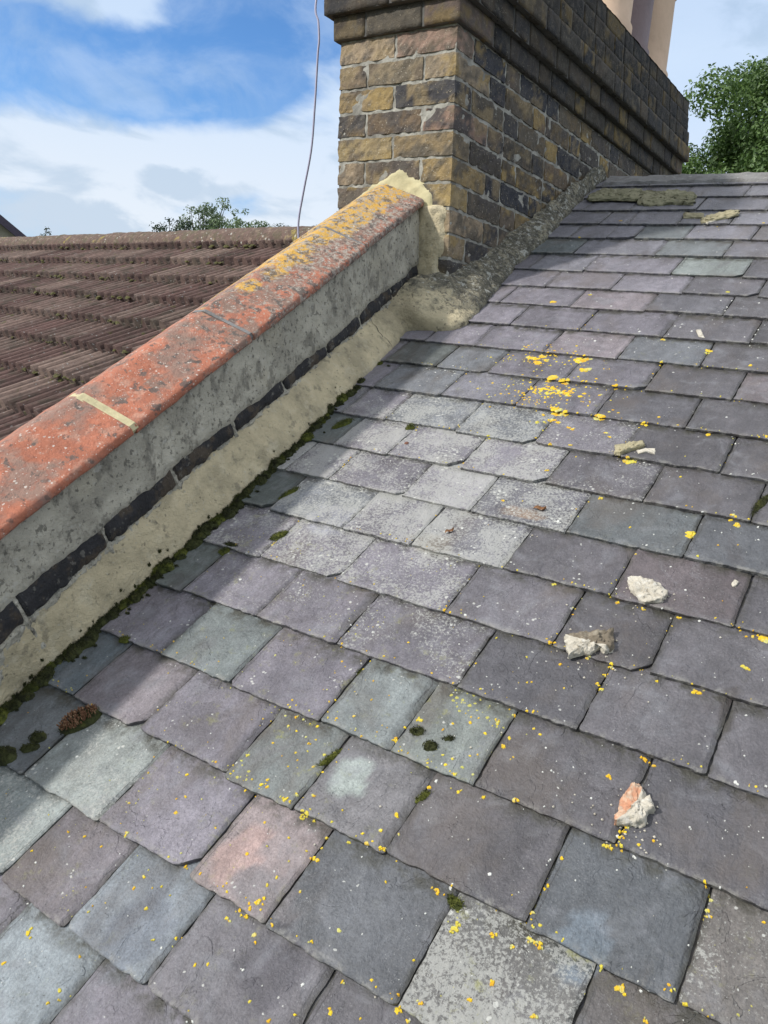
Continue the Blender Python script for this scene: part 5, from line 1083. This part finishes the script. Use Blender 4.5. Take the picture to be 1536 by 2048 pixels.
def tree(name, label, base, H, crowns, leaf, per, mat, group=None, seed=0):
    """crowns: list of (centre, radii) clumps; limbs reach into each"""
    r = random.Random(seed); t = empty(name, base); tag(t, label, 'tree', group)
    V, F = [], []
    def limb(p0, p1, r0, r1):
        st = len(V); d = (p1 - p0); a = d.cross(Vector((.3, .9, .2))).normalized(); b = d.cross(a).normalized(); nseg = 5; k = 8
        for i in range(nseg + 1):
            s = i / nseg; c = p0 + d * s + a * sin(s * pi) * d.length * .05; rr = r0 + (r1 - r0) * s
            for j in range(k): V.append(c + a * cos(j * 2 * pi / k) * rr + b * sin(j * 2 * pi / k) * rr)
        for i in range(nseg):
            for j in range(k): q = st + i * k + j; w_ = st + i * k + (j + 1) % k; F.append((q, w_, w_ + k, q + k))
    top = base + Vector((0, 0, H * .45)); limb(base, top, H * .032, H * .02)
    apex_ = base + Vector((0, 0, H * .8)); limb(top, apex_, H * .02, H * .006)
    for i, (c, rad) in enumerate(crowns):
        if i % 2 == 0:
            s = r.uniform(.1, .9); o0 = top.lerp(apex_, s); limb(o0, c, H * .011 * (1.1 - s), .012)
    mesh_ob('trunk', V, F, M_BARK, t)
    V, F, T = [], [], []
    for (c, rad) in crowns:
        n = int(per * rad * rad); ct = r.uniform(.15, .85)
        for _ in range(n):
            d = Vector((r.gauss(0, 1), r.gauss(0, 1), r.gauss(0, 1))).normalized(); rr = rad * (r.random() ** .4) * (1 + .25 * noise.noise(d * 2 + c))
            p = c + Vector((d.x * rr, d.y * rr, d.z * rr * .75))
            nrm = (d + Vector((r.gauss(0, .7), r.gauss(0, .7), r.gauss(0, .7) + .5))).normalized()
            a = nrm.orthogonal().normalized(); a.rotate(Matrix.Rotation(r.uniform(0, 6.28), 3, nrm)); b = nrm.cross(a)
            l = leaf * r.uniform(.6, 1.3); q = len(V)
            V += [p - a * l, p - b * l * .5 + nrm * l * .15, p + a * l, p + b * l * .5 + nrm * l * .15]; F.append((q, q + 1, q + 2, q + 3))
            tt = min(1, max(0, ct + r.gauss(0, .22))); T += [(tt, tt, tt)] * 4
    mesh_ob('crown', V, F, mat, t, cols={'tint': T}); return t
def dirp(d, dist): d = Vector(d); return CAM + d.normalized() * dist
def clumps(c, R, n, rmin, rmax, r, zf=.8):
    out = []
    for _ in range(n):
        d = Vector((r.gauss(0, 1), r.gauss(0, 1), r.gauss(0, 1))).normalized(); s = R * (r.random() ** .45)
        out.append((c + Vector((d.x * s, d.y * s, d.z * s * zf)), r.uniform(rmin, rmax)))
    return out
r = random.Random(4)
c = dirp((-.135, 1.186, .290), 20); cr = clumps(c, 3.0, 150, .42, .78, r)
for d_, rad in (((-.285, 1.10, .262), .42), ((-.262, 1.115, .245), .45), ((-.238, 1.12, .325), .5), ((-.215, 1.13, .345), .5), ((-.19, 1.14, .375), .55), ((-.165, 1.15, .395), .5), ((-.25, 1.1, .28), .5), ((-.245, 1.11, .305), .45)): cr.append((dirp(d_, 19.3 + r.random()), rad))
tree('leafy_tree', 'dense green oak-like tree beyond the ridge on the right', Vector((c.x, c.y, 0)), c.z + 3.0, cr, .052, 2300, M_LEAF, None, 2)
specs = [((345, 462), (-.816, .725, .116), 42, 1.25, 'sparse tree left of the tall one beyond the tiled ridge', .5), ((415, 440), (-.78, .75, .133), 42, 1.55, 'tallest grey-green tree beyond the tiled ridge', 1.0), ((485, 450), (-.745, .773, .128), 40, 1.35, 'lighter green tree nearest the cable beyond the tiled ridge', .8)]
for i, (px, d_, dist, R, lab, den) in enumerate(specs):
    c = dirp(d_, dist); rr = random.Random(i + 40)
    tree('far_tree', lab, Vector((c.x, c.y, 0)), c.z + R, clumps(c, R * .95, int(34 * den) + 8, .22, .50, rr, .85) + clumps(c - Vector((0, 0, 1.8)), R * 1.2, 22, .4, .8, rr), .075, 420 * (.75 if i == 0 else 1), (M_LEAF3 if i == 0 else M_LEAF2) if i < 2 else M_LEAF2, 'trees beyond the tiled ridge', i)
for i, (d_, dist, H, lab) in enumerate([((-.950, .634, .107), 38, .9, 'thin conifer tip just above the tiled ridge at the far left'), ((-.937, .645, .097), 44, .6, 'lower conifer tip right of the thin one')]):
    c = dirp(d_, dist); rr = random.Random(i + 60)
    cl = [(c + Vector((rr.gauss(0, .10 + .22 * k / 8), rr.gauss(0, .1 + .2 * k / 8), -k * .16)), .12 + .035 * k) for k in range(14)]
    tree('conifer', lab, Vector((c.x, c.y, 0)), c.z + .1, cl, .05, 1500, M_LEAF3, 'conifers beyond the tiled ridge', i + 70)
rr = random.Random(90)
for i in range(4):
    d_ = Vector((-.712 + i * .017, .806 + i * .009, .141 + .003 * (i % 2))); c = dirp(d_, 48)
    tree('hedge_tree', ['small bushy crown just left of the cable', 'small bushy crown right behind the cable', 'small bushy crown right of the cable', 'small bushy crown nearest the chimney'][i], Vector((c.x, c.y, 0)), c.z + .3, clumps(c - Vector((0, 0, .5)), .75, 16, .25, .45, rr), .06, 600, M_LEAF3, 'low tree crowns behind the ridge by the chimney', 80 + i)
